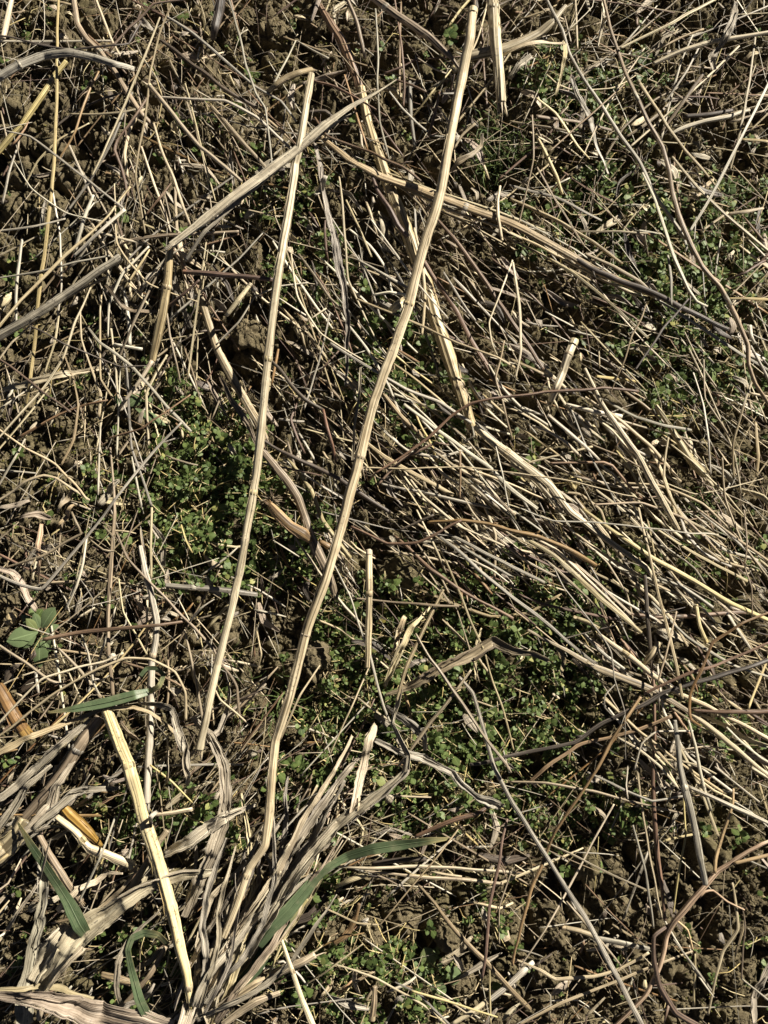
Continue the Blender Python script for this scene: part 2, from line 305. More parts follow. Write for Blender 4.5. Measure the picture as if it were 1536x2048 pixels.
# ---------------------------------------------------------------- every stalk, straw, twig and leaf one can pick out
# kind colour widths(photo px) height(mm above the soil) flags | points (photo px) | label
#   K stalk, T straw, W twig, L dry leaf, B green blade; flags: h/H hollow start/end, f/F frayed start/end, n nodes, r ribbed
DATA = '''
K p 21,20,19,20,20,19,18,18,17,17,16,13,10 40 hnr|945,22 940,75 925,150 905,250 880,390 845,500 815,620 790,690 748,800 715,930 680,1060 650,1160 610,1270 580,1390 551,1480 545,1536 539,1619 530,1690 500,1736 473,1813 447,1876|long thick pale stalk running from top to lower left across the whole middle
K p 13,17,16,16,15,15 34 nrF|622,148 612,215 600,290 590,330 575,440 560,520 545,630 532,750 523,850 513,950 490,1080 478,1150 455,1250 435,1330 415,1420 399,1498|long slim cream stalk lying left of the long thick pale stalk
K t 11,14,12 32 |530,190 552,170 575,155 600,145 623,139|short tan stalk piece bent off the top of the long slim cream stalk
K s 17,19,22,25,27,28,27,26,24,19 12 nrF|722,175 735,240 760,320 778,370 800,430 820,480 848,560 865,620 885,680 910,750 930,810 945,858|thick ribbed yellowish stalk passing under the long thick pale stalk
K o 12,16,18,20,17 7 rF|640,10 662,50 683,80 700,120 722,180|brown rotting stalk end leading down to the thick ribbed stalk
K l 2,5,11,18,21,21,19,13 36 rq|800,155 760,180 700,215 650,250 590,302 520,355 460,398 400,446 340,490|flat grey forked stalk sloping up right across the slim cream stalk
K n 3,8,10,11,9,6 32 rqf|706,225 640,268 560,332 480,398 410,462 370,522|narrow grey brown split strand under the flat grey forked stalk
K s 13,16,18,17,14 26 nr|340,492 335,560 322,640 305,722|upright yellow stalk piece hanging below the flat grey forked stalk
T p 10,9,7 24 |305,722 280,760 248,802|pale thin piece kinked off the foot of the upright yellow stalk
K g 20,19,19,16,14,12 30 nf|-10,158 40,130 90,112 140,105 190,115 230,128 266,138|grey arched stem entering from the left edge near the top
K g 19,18,16,15,17 26 H|-10,676 60,637 130,590 190,548 238,515|dark grey stem with a knobbed end entering from the left edge
K t 9,14,16,16,14,11 22 rfq|640,272 700,320 760,352 820,372 880,395 950,420 1010,442 1060,465 1130,505 1200,545 1290,582 1340,602|long ribbed grey tan stalk slanting down right from the forked stalk
K p 24,24,21,18 30 nrF|984,-15 990,60 997,140 1003,205|thick grooved pale stalk hanging from the top edge
K t 14,15,16,14,8,4 28 r|735,-12 800,35 860,75 900,113 920,140|pinkish tan stem curving in from the top edge
K s 16,20,22,20,16,8 22 r|905,142 940,112 1000,100 1045,85 1078,68 1105,45 1132,12|short ribbed brown yellow stalk with a cut tapering tip, top right
L p 7,9,10,8 30 |1005,112 1050,96 1090,88 1131,82|flat pale blade lying over the ribbed brown yellow stalk
L s 9,7,5 25 |1131,82 1128,120 1112,192|narrow yellowish blade dropping from the end of the flat pale blade
L n 10,14,12 14 |1018,160 1040,130 1064,110|stubby pale leaf scrap beside the grooved top stalk
K g 7,7,8,8,7 24 |1088,-10 1124,60 1140,110 1165,155 1185,185 1210,222 1240,272 1280,325 1310,390 1345,440 1372,478|
K t 6,8,9,10,9,7 30 r|1206,-6 1222,60 1238,110 1252,150 1280,208 1300,250 1325,295 1337,340 1345,385 1357,430 1382,490 1405,535 1440,573 1470,629 1496,690 1497,730 1510,768 1540,812|long grey brown grooved stem running down the right side
T s 9,8,7,4 22 h|1277,163 1330,245 1370,300 1407,341 1440,382|
T s 6,8,8,9 24 |1345,313 1391,370 1451,430 1540,505|
T w 5,8,9,8,6 27 |1285,345 1310,400 1328,455 1347,512 1377,579 1394,603 1415,613|bleached white straw with a bent foot beside the right chickweed
T t 8,8,7 20 |1072,233 1150,242 1224,260|
T t 5,6,5 18 |1020,242 1100,256 1170,268|
T p 6,7,8,7 30 |1240,97 1341,47 1431,-2|
K p 8,10,9,8 26 |1305,128 1374,97 1441,80 1540,64|
T t 8,8,6 20 |1406,147 1365,205 1322,265|
K w 6,9,10,7 18 |1340,268 1357,260 1407,243 1460,232 1499,220|bleached ragged stick, nearly level, near the top right
K d 9,10,10 14 |1368,233 1420,228 1466,221|
T w 6,7,6 32 |1540,162 1484,273 1424,390 1380,462|
T y 7,7 15 |1480,278 1540,284|
L n 10,16,12,16,10 28 |1470,5 1455,70 1440,95 1424,110 1430,135|
T p 6,9,6 18 |1451,428 1490,424 1527,416|
T p 5,6 18 |1405,461 1456,424|
L p 11,9,4 25 |1209,-5 1203,50 1197,92|
T s 5,5 20 |1151,-5 1155,100|
W p 3,3,3,2 22 |1092,150 1114,167 1140,178 1174,180 1224,177 1250,165 1271,150|
T p 5,7,6 12 |1010,435 1070,478 1130,520|
T y 6,8,10,9,8 22 n|118,-5 114,70 113,200 108,330 103,380 95,450 88,512 76,600 69,680 60,760 50,812|long yellow cream straw running down the left edge
K t 12,11,10,10,9 22 n|147,-5 155,48 175,80 203,105 230,143 255,185 285,230 307,253|
K y 9,12,12,11,12 18 |132,122 108,155 83,192 43,250 -5,305|thick yellow stalk slanting to the left edge under the arched stem
K p 10,12,10 16 |24,-5 15,40 6,78|
T t 5,5,6,5 24 |342,10 318,70 303,135 297,173 290,240 278,300 272,353 290,467|
T p 4,6,6,5 26 |320,35 290,110 253,200 217,283 183,352|
K p 8,9,8,8,6 28 h|300,170 350,233 400,293 450,333 484,364|
T g 4,6,5 32 |12,262 60,273 133,327 200,380 249,418|
T w 9,8,7 30 |249,418 200,463 147,512|
W b 5,5,6 24 |370,0 307,8 277,42 255,60 232,86 220,104|
T g 6,8,7,5,5 27 |333,33 383,65 433,107 510,173 562,202 592,243|
T w 5,7,7,6 24 |310,193 380,198 450,201 512,233 555,273 582,296|
W d 4,4,4,5,4 34 |-5,70 67,87 143,100 233,90 257,86 283,43|
W o 4,6,5,4 24 |197,143 167,207 150,263 117,325|
W b 5,6,6,7,6,6 24 |297,190 273,227 236,280 230,300 243,335 257,393|
T p 6,7,7,6 22 |307,247 320,293 347,357 367,417 381,452|
T p 5,6,6,6 18 |283,293 307,367 327,417 341,464|
T w 5,6,5 18 |138,290 160,340 187,402|
T w 7,9,8 20 |187,390 167,443 150,502|
T p 5,6,8,8,7 28 |260,373 217,430 167,478 130,512 83,559 40,602 -5,657|
T g 5,6,5 24 |-5,462 67,453 131,437|
T p 4,4 16 |-5,513 75,472|
K s 7,9,8,6 18 |423,213 467,263 512,313 540,345|
K d 20,22,16,10 20 f|444,-8 437,30 430,58 425,80|short dark brown stump hanging from the top edge
T g 5,5,6,5,4 27 |456,-5 478,66 493,133 512,187 530,217 541,300 545,350|
W d 6,8,8,7 19 |323,80 400,140 467,190 515,216|
T t 5,8,8,7 20 |227,497 260,480 333,470 400,467 478,463|
W o 3,4,3 18 |400,493 440,482 478,469|
W o 3,5,4 28 |342,367 317,397 289,431|
T p 3,4,4,3 22 |370,167 393,253 410,323 431,402|
T g 4,6,6 22 |33,300 17,350 5,408|
W b 4,4,4 32 |790,-5 802,83 807,153 808,214|
K t 8,8,9,7 22 |694,-5 715,50 724,90 730,117|
T g 4,5,5,4,5,4 30 |751,17 756,95 755,167 760,243 770,285 779,322|
T w 3,5,6 28 |592,80 570,125 548,168|
W g 3,4,5 28 |592,80 625,100 657,117|
W b 4,6,5,4 28 |628,160 679,178 719,198 773,231|
W b 5,5,4 26 |789,160 845,180 874,193|
W b 5,6,5 28 |879,185 869,230 857,271|
T g 4,4 28 |857,271 886,274|
W g 5,5 28 |881,186 910,187|
T p 3,4,4 23 |835,117 870,138 906,151|
W b 4,4,5 22 |835,115 805,133 768,148|
W y 3,4,3 28 |909,132 862,187 824,234|
W o 4,5,4 30 |688,150 712,227 729,277 736,302|
W b 4,5,5,6,4 32 |630,235 652,270 712,293 765,317 805,333 846,364|
W b 6,8,9,10,9 20 |742,345 755,383 779,417 795,450 815,474|
L n 6,10,9,12,14,16,13,9,5 22 |629,285 639,333 645,377 654,423 669,483 675,520 690,580 695,645 692,772|long greyish leaf strip running down between slim and thick pale stalks
L w 8,13,7 28 |652,352 643,372 632,395|small white papery leaf scrap between the two long stalks
T s 4,6,6,5,5 20 |679,353 684,400 692,512 697,560 725,622 752,679 776,713|
T s 4,5,5 16 |692,400 719,457 743,514|
T p 4,5,5 16 |762,357 812,383 839,408 856,434|
T g 4,6,5 26 |779,183 805,217 832,245 860,268|
K g 7,9,8,7 22 |820,163 822,227 829,293|
L t 8,12,10,8,5 30 |902,343 917,327 942,315 962,290 965,264|
W t 4,5,5 28 |907,300 925,272 950,247|
K p 5,6,7,6 26 H|1000,372 996,400 996,435 1004,480|short white hollow stub poking up right of the pale stalk
K b 9,10,9 20 |845,520 879,572 912,622 942,679 972,729 995,769 1028,798|
K b 6,8,9,9,9,8 20 |872,437 905,473 932,510 979,575 1024,645 1057,692 1088,740|
K p 9,8,7 21 h|1086,738 1105,753 1131,776|
W d 8,11,11,9 24 |1138,508 1191,542 1291,579 1357,612 1458,660|long dark brown woody stem slanting down to the right chickweed
T p 7,9,8,5 20 |1170,508 1231,535 1281,565 1320,600|
T g 5,7,8,7,6 19 |1304,592 1351,622 1424,669 1484,709 1540,742|
T s 7,8,8,7 24 |1098,518 1141,542 1191,582 1241,625 1297,677|
K p 16,16,15,14,13 30 hn|1148,683 1137,712 1125,745 1113,775 1102,802|short thick smooth cream stub lying alone right of centre
W b 3,4,6,6,5,6,6,6 34 |740,962 752,945 805,912 862,872 905,832 945,807 979,797 1024,792 1091,785 1157,780 1204,775 1277,784|long red brown twig arching level across below the cream stub
W b 4,5,5,3 26 |757,968 805,919 840,900 872,885 896,890|
W d 4,5,3 36 |1376,597 1324,662 1270,741|
W t 3,4,3,2 34 |1294,609 1264,672 1241,742 1220,790|
K p 6,9,11,12,11,8 28 r|1169,737 1197,795 1224,839 1274,909 1307,969 1340,1028 1358,1060|ribbed pale stalk slanting steeply down right below the cream stub
T p 5,8,8 22 |1297,889 1324,945 1353,1030|
T g 3,5,4 26 |1141,812 1167,882 1191,929 1224,989 1240,1030|
T w 6,9,8,6 30 |1095,830 1134,862 1167,889 1199,921|
T s 5,5,6 22 |1054,926 1124,909 1185,893|
K w 6,9,8 22 |1132,809 1184,822 1244,833|
T g 6,7,8,6 26 |1209,800 1274,835 1330,851 1383,861|
K s 8,11,14,18,14 18 F|1312,810 1341,855 1377,912 1390,930 1409,951|
T w 3,4,5,4 34 |1387,745 1407,812 1417,879 1421,948|
T t 4,4,6,5 28 |1407,719 1411,795 1441,845 1458,874|
T t 5,6,6,5 30 |1503,762 1487,812 1467,885 1467,955|
T s 6,9,7 18 |1511,845 1517,912 1513,955|
T y 5,7,7 20 |1455,597 1495,598 1540,599|
W b 3,5,5 28 |1451,563 1490,545 1530,521|
T p 3,3 30 |1461,592 1524,527|
T g 5,7,4 28 |1336,510 1342,562 1343,611|
T g 3,3 22 |1406,540 1412,631|
K w 7,8,6 22 |1500,652 1502,672 1508,687|
T g 6,8 27 |1500,692 1540,764|
T p 5,6,7,6,4 32 |1026,524 1033,570 1039,612 1042,699 1031,757|
T s 5,7,7,5 22 |1020,718 1074,742 1117,762|
T y 6,7,5 20 |1190,752 1230,758 1276,763|
W o 4,5,5,4 24 |1100,925 1207,925 1224,932 1257,972 1285,997|
T y 3,5,5,4 24 |1232,900 1243,913 1264,945 1286,990|
K p 10,15,16,13,11,10,9 22 rq|949,852 985,885 1024,912 1101,972 1141,1024 1224,1087 1291,1134 1310,1160|broad pale striped stalk fanning down right from the end of ribbed stalk
K s 6,8,10,9,7 18 |1020,927 1074,962 1125,1022|
K y 6,8,10,10,9,9 27 |1165,1018 1224,1061 1307,1117 1391,1164 1457,1204 1540,1243|long smooth yellow straw slanting down to the right edge
K s 5,8,10,10,9,7,5 28 rq|1040,1070 1107,1111 1157,1157 1201,1197 1251,1237 1283,1266|broadest flat striped straw in the right hand fan
W o 5,7,7,8,9,9,8 30 |855,1044 922,1041 975,1049 1024,1062 1074,1074 1141,1101 1192,1132|long rusty orange twig arching over the broad striped straw
T p 5,6,7,8,8,7 31 |1276,1015 1301,1117 1317,1191 1334,1257 1351,1324 1365,1398|
T s 4,4 26 |1291,1020 1312,1122|
K d 6,8,9,7 24 |1290,1150 1296,1241 1304,1341|
W b 5,6,7,8,8,6 18 |1304,1341 1309,1424 1307,1536 1307,1619 1314,1703 1324,1769 1331,1840|
T g 6,9,8,6 28 F|865,1064 912,1097 965,1147 1024,1194 1074,1231 1141,1287 1189,1326|
K s 5,8,13,14,11,8 22 rq|1055,1260 1124,1297 1191,1334 1241,1354 1297,1377 1341,1401 1380,1425|
K p 8,10,10,9,8,8 24 |1195,1268 1257,1311 1307,1351 1357,1387 1417,1414 1540,1479|
K s 8,10,7 20 h|1148,1235 1175,1243 1199,1256|
W b 4,5,6,6,5 36 |1540,1285 1457,1321 1407,1337 1341,1361 1289,1389|upper of two long red brown twigs reaching the right edge
W d 8,9,9,8,8,8 30 |1540,1319 1474,1341 1391,1364 1324,1387 1277,1414 1207,1444 1151,1484 1057,1504 1024,1512 940,1530|lower and longer dark brown twig crossing from the right edge to middle
W b 6,8,8 26 |1385,1421 1460,1424 1540,1422|
W o 6,7,6,7,7,6 22 |1344,1434 1274,1461 1191,1481 1154,1491 1091,1536 1057,1565|
W o 6,7,6,6,6,5 34 |1283,1392 1254,1434 1224,1481 1197,1536 1157,1596 1111,1659 1091,1709 1067,1769 1041,1853 1026,1932|long orange brown twig curving down to the lower middle
W o 4,5,6,5,6,6,4 40 |1540,1225 1484,1247 1457,1264 1424,1284 1401,1344 1381,1387 1379,1415 1383,1438 1403,1451|kinked orange twig standing over the dark brown twigs at right
K b 6,9,9,8 16 |1250,1226 1307,1234 1391,1231 1491,1224|
K y 7,8,8 24 H|1393,1209 1400,1251 1413,1283|short curved yellow tube with an open end near the right edge
K s 10,14,14,10 24 |1318,1285 1304,1308 1289,1328|
W w 3,3,3,3 34 |1040,1018 1107,1041 1184,1044 1307,1057 1380,1066 1437,1069|
W g 2,3,3,2 36 |1108,1137 1130,1175 1160,1215 1191,1254 1224,1307 1231,1357 1251,1424 1251,1520|
W t 3,4,4 32 |1352,1222 1334,1297 1316,1366|
T w 5,7,6 24 |1453,1226 1480,1265 1502,1299|
T y 5,6 24 |1540,1308 1496,1418|
W t 3,3,3 30 |1487,1020 1494,1091 1491,1134 1504,1174 1506,1233|
T t 5,6,6 26 |1399,1020 1474,1077 1540,1124|
T g 6,8,8 18 |1315,1156 1364,1174 1426,1215|
K p 8,10,9,9 20 |1375,1422 1441,1471 1517,1536 1545,1556|
L p 8,11,12,10 16 |1388,1424 1457,1454 1490,1475 1540,1493|
T w 4,4,4,4 28 |1269,1540 1284,1487 1314,1464 1386,1461|
T w 5,7,7,6 26 |1376,1440 1391,1491 1399,1536 1411,1586 1422,1621|
K g 8,11,14,13,12,10 34 n|1350,1440 1361,1536 1374,1593 1387,1649 1401,1716 1410,1768|speckled grey brown stem standing beside the branching orange twig
T p 4,5,5,4 24 |1273,1530 1287,1636 1304,1736 1324,1838|
T g 4,6,5 22 |1266,1650 1291,1743 1307,1855|
W u 7,9,10,11,10,9,7,5 26 |1230,2055 1291,1989 1317,1936 1334,1876 1351,1839 1401,1783 1434,1743 1491,1709 1524,1686 1540,1680|large orange tan branching twig in the lower right corner
W t 4,5,6,7,6,5 38 |832,1267 862,1317 905,1377 962,1464 1012,1527 1022,1545|
K g 6,7,8,9,10,10 34 r|919,1354 945,1387 965,1451 989,1536 1024,1603 1074,1683 1124,1763 1167,1829 1207,1903 1251,1986 1284,2052|long dark striped stem running down to the bottom edge right of centre
T w 7,9,9,7 32 |1377,1573 1457,1609 1540,1648|
T w 4,5,5 24 |1429,1534 1475,1570 1518,1604|
K p 8,9 22 |1502,1534 1542,1560|
T g 4,6,6,5 30 |1175,1545 1257,1583 1304,1603 1366,1592|
T s 4,6,5,5 27 |1020,1563 1091,1566 1191,1583 1274,1606 1365,1627|
T s 4,5,5,4 32 |1065,1672 1157,1716 1224,1749 1292,1780|
T y 3,4,5,4 28 |1367,1593 1371,1669 1357,1743 1346,1828|
T p 4,5,4 28 |1228,1608 1184,1686 1141,1769 1091,1859 1040,1935|
K t 8,10,9 18 h|1126,1855 1160,1862 1192,1874|
K g 9,10,9 14 |1195,1876 1257,1889 1298,1897|
T s 5,7,7,6,4 20 |1038,2050 1124,2006 1207,1973 1307,1933 1385,1903|
K w 9,11,12,10 18 |980,2000 1024,1963 1045,1944 1067,1925|
T p 4,7,8,7,6 20 |1029,1918 1080,1940 1111,1959 1184,1953 1237,1939 1298,1905|
L n 8,13,14,10 18 |1540,1920 1514,1966 1507,2000 1505,2045|
W t 2,3,3 28 |1484,1815 1491,1853 1484,1958|
T w 4,4 24 |1482,1957 1540,2004|
T s 4,6,8,6,5 26 |1465,1765 1471,1800 1476,1858 1447,1903 1431,1953 1416,2030|
T w 4,6,5 22 |1346,1878 1397,1946 1428,1988|
W b 6,7,9,10,9 28 |1340,1850 1308,1872 1307,1919 1321,1973 1351,2023 1395,2050|
T s 4,6,5 20 |1391,1908 1387,2012|
B G 4,12,18,20,18,14,13,22,29,27,18 30 |897,1677 862,1680 812,1686 745,1697 695,1713 655,1737 622,1769 579,1819 545,1851 515,1890|long broad green blade curving out from the dry leaf bundle
B G 8,16,22,26,24,14 22 |614,1797 572,1846 539,1889 510,1936 470,1980 440,2020|broad light green blade lower in the same dry leaf bundle
W t 4,6,8,9,9,7 18 |830,1762 872,1809 912,1863 972,1923 1024,1983 1060,2020|thick weathered brown stem slanting down right at the bottom middle
W b 4,6,6,5 34 |1013,1637 999,1719 979,1813 972,1903 965,1955|
T p 5,7,7,6,6 24 |643,1732 745,1736 845,1733 945,1739 1030,1745|
T s 4,7,8,6 22 |727,1742 829,1753 929,1759 1006,1767|
K d 8,11,9 16 |743,1727 800,1720 853,1718|
K p 6,9,8 20 |672,1774 700,1760 736,1748|
T t 3,4,4,3 36 |916,1658 880,1708 845,1749 758,1851|
T p 7,9,11,13,14 30 |560,1873 582,1936 605,2003 630,2060|
K p 18,17,15,12 18 r|505,1970 569,1939 605,1922 630,1908|short thick cream stalk poking out of the dry leaf bundle's right side
W h 5,8,11,12,10,6 16 |719,1807 713,1836 700,1863 685,1878 667,1888|yellow curled root piece on the bare soil, bottom middle
T s 3,4,3 24 |612,1969 662,1936 727,1888|
T p 3,5,5,4 18 |660,1925 752,1956 845,2009 892,2048|
T g 3,5,4 20 |790,1964 840,1990 900,2050|
T y 4,6,5,4 24 |823,1982 895,2003 995,2034|
K p 8,9,10 16 |903,2048 945,2023 982,1998|
K t 10,12,12 20 H|750,1972 748,2005 744,2038|short tan tube standing near the bottom edge
T y 3,4,4 22 |979,1935 981,2050|
W b 6,9,9,7 26 |830,1674 895,1646 959,1623 985,1605|
L g 8,14,16,13,12,14,11,10,16,22,10 32 |750,1480 795,1501 839,1514 879,1532 905,1546 922,1569 955,1596 985,1606 1004,1612|twisted grey dry leaf below the chickweed, its end balled up
T p 4,4,3 28 |647,1814 712,1846 760,1850|
W p 3,6,5,4 22 |930,1801 979,1814 1001,1816 1026,1805|
T t 3,3,3 26 |1026,1733 999,1813 999,1888|
K p 13,13,12,13,12,11 36 hn|738,1103 739,1157 739,1211 738,1257 737,1291 735,1336|upright short hollow stub standing beside the brown soil clod
K t 13,14,15,15,14 16 rq|393,572 417,645 437,705 467,762 512,838 530,880|
L n 8,12,12,8 14 |350,550 363,605 381,655|
L t 4,11,12,9,4 16 |437,748 467,805 500,855 516,900|
K t 12,14,15,15,14,17,23,18,14,10 20 rq|523,900 545,925 575,962 596,995 610,1035 622,1071 634,1101 652,1137 665,1171 671,1196|tan jointed stalk with a pale swollen joint beside the orange husk
T s 6,10,10,11,12,11 16 |575,915 622,979 645,1040 662,1064 680,1090 701,1117|
K o 12,23,22,24,13 20 rf|540,1008 556,1028 580,1052 606,1068 622,1082|ribbed orange brown husk beside the jointed stalk
K h 8,13,9 18 |640,1083 655,1092 672,1098|
T w 3,4,5,6,6,5 32 |668,1127 699,1191 719,1251 739,1307 755,1371 769,1417 781,1446|
T t 4,5,6,5 30 |703,1196 812,1206 870,1211 924,1214|
T s 6,8,8,7 32 h|886,1180 852,1251 812,1334 793,1403|
T p 5,7,8,7,6 34 |943,1340 905,1391 862,1444 825,1494 797,1533|
T s 3,5,4 26 |858,1145 900,1208|
W o 4,6,7,8,7,6 26 |787,1072 812,1091 840,1117 865,1141 929,1184 1026,1238|
T g 6,8,8,7 24 |890,1065 950,1095 1024,1134 1090,1165|
T g 4,7,6 20 |903,1080 960,1115 1028,1156|
T p 4,5,5 28 |833,1020 865,1084 893,1146|
T s 4,5,5,4,5,4 27 |877,1089 912,1167 939,1237 969,1304 985,1364 1005,1417 1028,1500|
W b 5,6,6,5,5 34 |702,1054 745,1074 775,1089 832,1086 879,1064 923,1040|
W d 4,5,4 33 |797,1062 830,1048 867,1029|
L t 6,14,22,20,22,18,16,12,8 28 |770,1390 812,1375 845,1358 895,1331 945,1307 985,1282 1024,1300 1064,1308 1099,1322|long tan ribbon leaf lying across the chickweed
L p 4,10,14,12,7 30 |862,1212 825,1251 804,1291 786,1331 770,1374|pale split leaf standing among the chickweed, left of ribbon leaf
L p 8,14,10,4 28 |809,1232 797,1262 791,1290 785,1310|
L g 8,16,18,14,6 27 |770,1412 812,1441 840,1463 851,1475 850,1500|
L p 10,18,16,15,20,16 30 |752,1449 740,1474 732,1507 724,1540 712,1603 703,1640|folded pale leaf standing upright above the dry leaf bundle
L l 8,10,12,17,20,22,24,24,24,20 34 |802,1370 795,1407 785,1447 815,1505 812,1540 779,1573 725,1616 679,1653 645,1689 605,1736 562,1803 529,1853 495,1905|broad pale leaf of the dry bundle, reaching furthest right
L p 6,10,13,16,18,16 36 |705,1470 669,1536 639,1583 605,1639 579,1696 552,1749 512,1809 460,1880 410,1990|
L n 6,12,18,20,18,14 30 |745,1490 699,1536 662,1583 632,1623 595,1679 562,1736 525,1796 470,1870|
L n 6,12,16,12 26 |690,1560 655,1620 620,1690 570,1765 520,1840|
K y 19,22,24,23,24,24,22,16,12 34 nrf|212,1420 233,1474 255,1524 263,1554 287,1636 305,1690 322,1745 343,1819 360,1896 371,1940 382,2004|thickest bright yellow stalk standing in the lower left
K t 20,23,22,22,21 20 n|200,1434 167,1481 133,1534 100,1579 52,1634|
K s 30,36,40,42 24 rq|52,1640 40,1662 15,1690 -14,1712|wide ribbed tan sheath cut off by the left edge
L l 8,14,20,18,12 26 |150,1520 117,1569 97,1619 67,1652 40,1668|
L n 5,14,16,14,8 28 |240,1575 177,1578 147,1589 110,1620 67,1660|
B G 3,12,16,16,18,24,26,14 32 |36,1645 60,1682 87,1723 113,1769 140,1813 160,1848 185,1880|dark green blade slanting down right in the lower left corner
K t 10,14,14,12 22 |73,1660 107,1723 133,1763 162,1803|
L g 10,16,17,18,22,28,30 26 |83,1693 93,1769 80,1836 63,1896 50,1969 53,2052|
L l 12,20,22,24,30,48,54,44,36,22 30 |430,1743 367,1749 300,1769 250,1803 215,1832 170,1868 127,1919 93,1966 70,2000|large folded tan leaf crumpled below the thick yellow stalk
L l 20,30,34,26 24 |140,1850 112,1885 90,1920 70,1960|
L k 10,20,34,48,52,48 34 |-10,1990 67,1990 133,2003 200,2026 283,2048 330,2062|pink tinged husk lying along the bottom left edge
L s 6,10,10,6 28 |-10,1978 60,1975 125,1980 190,1995|
B G 12,13,13,11,10,13,16,18 36 |335,1888 317,1869 290,1864 265,1876 255,1903 262,1943 277,1993 302,2040|green blade arched over like a hook at the bottom left
B G 2,10,18,19,17,12 36 |95,1425 150,1417 217,1404 267,1391 299,1383|pointed green blade lying level over the thick yellow stalk's top
B G 10,10,9,7 34 |299,1384 320,1371 327,1351 313,1337 293,1337 281,1353|curled green leaf tip by the white kinked stalk
K w 8,12,14,13,13,14,14,14 22 n|281,1092 290,1144 303,1191 313,1241 311,1280 303,1324 302,1391 300,1457 297,1536 293,1606|white kinked stalk running down above the thick yellow stalk
T p 5,6,6 18 |303,1015 302,1090 302,1157|
T p 5,6,6 16 |295,1200 294,1250 293,1306|
T t 5,6,9,10,9,9 20 |220,895 227,979 230,1024 222,1124 217,1224 217,1307 226,1392|
T s 4,5,5,5 22 |202,590 200,622 200,699 202,759 230,802|
K b 7,9,8,7,5 28 f|87,1279 150,1267 233,1257 317,1251 369,1243|brown twig with a split end pointing at the rosette
W p 4,5,5,5,5,5,6 34 |-8,1478 100,1391 200,1334 250,1317 300,1317 350,1344 370,1384 370,1440|long thin cream stem arching over the white kinked stalk
W p 4,4,4 32 |-8,1452 83,1357 150,1337 207,1324 247,1307|
T w 5,6,6,6,7,8,7 32 |363,845 323,885 277,939 233,995 207,1031 173,1074 127,1127 83,1177 43,1171 -8,1148|long white straw sweeping from the chickweed to the left edge
T w 5,6,6 24 |173,1074 167,1124 153,1171 132,1219|
K g 9,12,11,8 14 |331,1171 417,1177 470,1183 515,1189|
W t 4,5,5,6,5,5,5 24 |233,1064 253,1114 300,1164 350,1217 383,1251 427,1301 473,1374 480,1453|
T p 3,4,4 26 |237,1157 247,1224 294,1309|
K h 24,28,26,24 22 H|-5,1372 14,1408 32,1440 52,1468|thick orange brown cut stub at the left edge
L k 8,12,14,10 20 |-8,1136 27,1147 50,1181 75,1220|
T t 5,7,7,7 20 |-8,1287 50,1324 100,1361 133,1371|
T t 6,8,9,8 18 |116,1295 160,1341 202,1396|
T w 4,5,5 20 |163,1269 177,1307 187,1367 202,1399|
L s 11,11,10,9,8,6,5 30 |-8,1508 67,1471 133,1447 207,1421 267,1417 300,1427 353,1467|
L n 6,12,14,13,12,8 28 |277,1404 320,1407 347,1417 357,1457 370,1501 377,1540|
L l 10,18,20,20,22,24,22,16 26 |383,1434 420,1471 450,1530 453,1603 443,1653 423,1709 393,1769 370,1836|long greyish leaf running down right of the thick yellow stalk
L t 10,17,14 22 |240,1440 262,1468 285,1493|
L l 8,15,16,14 25 |182,1436 127,1487 67,1540 33,1576 -8,1602|
L n 6,13,14,12 23 |105,1530 50,1576 20,1623 -8,1668|
K p 10,13,14,17,15,16 28 nH|113,1633 150,1664 180,1695 215,1709 262,1730|white hollow stub with a joint lying beside orange pith
K h 14,22,22,16,6 22 r|123,1610 140,1630 160,1648 182,1670 203,1692|orange pith husk lying against the white hollow stub
T w 4,5,5 36 |231,1632 200,1716 158,1802|
L l 8,18,24,22,12 28 |512,1608 450,1633 417,1653 377,1686 328,1712|
K t 11,12,12,11 22 |335,1660 310,1696 283,1743 245,1798|
T p 8,10,10 18 |308,1630 345,1626 385,1618|
L w 5,10,7 44 |314,1622 303,1632 302,1655|small white papery scrap on the thick yellow stalk
L l 10,16,22,24,20 32 |484,1843 443,1909 400,1953 385,1990 367,2050|
L p 8,15,16,14 30 |500,1860 467,1919 430,2003 415,2055|
T t 9,12,11 24 |333,1893 300,1949 248,2010|
K s 10,15,15,12 22 |540,1955 512,1969 460,2003 430,2030|
K s 8,13,12 18 |560,1985 512,2003 445,2050|
K t 10,13,12 16 |203,1948 235,1958 262,1966|
L p 9,13,13,10,7 22 |5,779 67,766 133,749 205,735|torn flat white stalk piece lying level near the left edge
T p 4,6,6,6,5 28 |182,575 150,645 127,712 93,769 43,825 -8,882|
T p 4,5,5 24 |100,772 60,825 -8,905|
T g 4,5,5,5 24 |-8,557 83,542 150,525 220,511|
T p 4,5,5 22 |118,625 110,679 89,747|
T p 4,5,6,7 20 |160,620 163,679 180,732 200,785 197,834|
T g 5,7,8,7,7,6 26 |177,655 200,685 260,729 300,772 333,812 382,864|
T p 5,6,5 22 |222,657 230,729 237,797|
L t 6,8,6,6 26 |213,570 243,609 267,620 314,625|
T p 5,5,5 22 |240,547 273,585 302,614|
K w 6,7,7 24 |228,688 250,692 285,698|
K w 6,8,8 18 |247,577 257,639 260,691|
T s 4,5,5,4 26 |330,603 340,672 353,725 360,767|
W b 5,6,6 30 |399,560 367,589 336,613|
K b 9,11,10,9 22 h|369,544 433,549 512,555 548,560|
K p 8,10,9 28 h|501,568 477,599 452,631|
T g 3,4,4 28 |511,590 477,645 432,690|
W d 3,3,3,3 36 |58,650 133,689 207,719 243,732 294,732|
W b 3,4,4 28 |-8,712 67,769 142,824|
W o 3,4,4,3 34 |382,790 333,825 283,855 216,876|
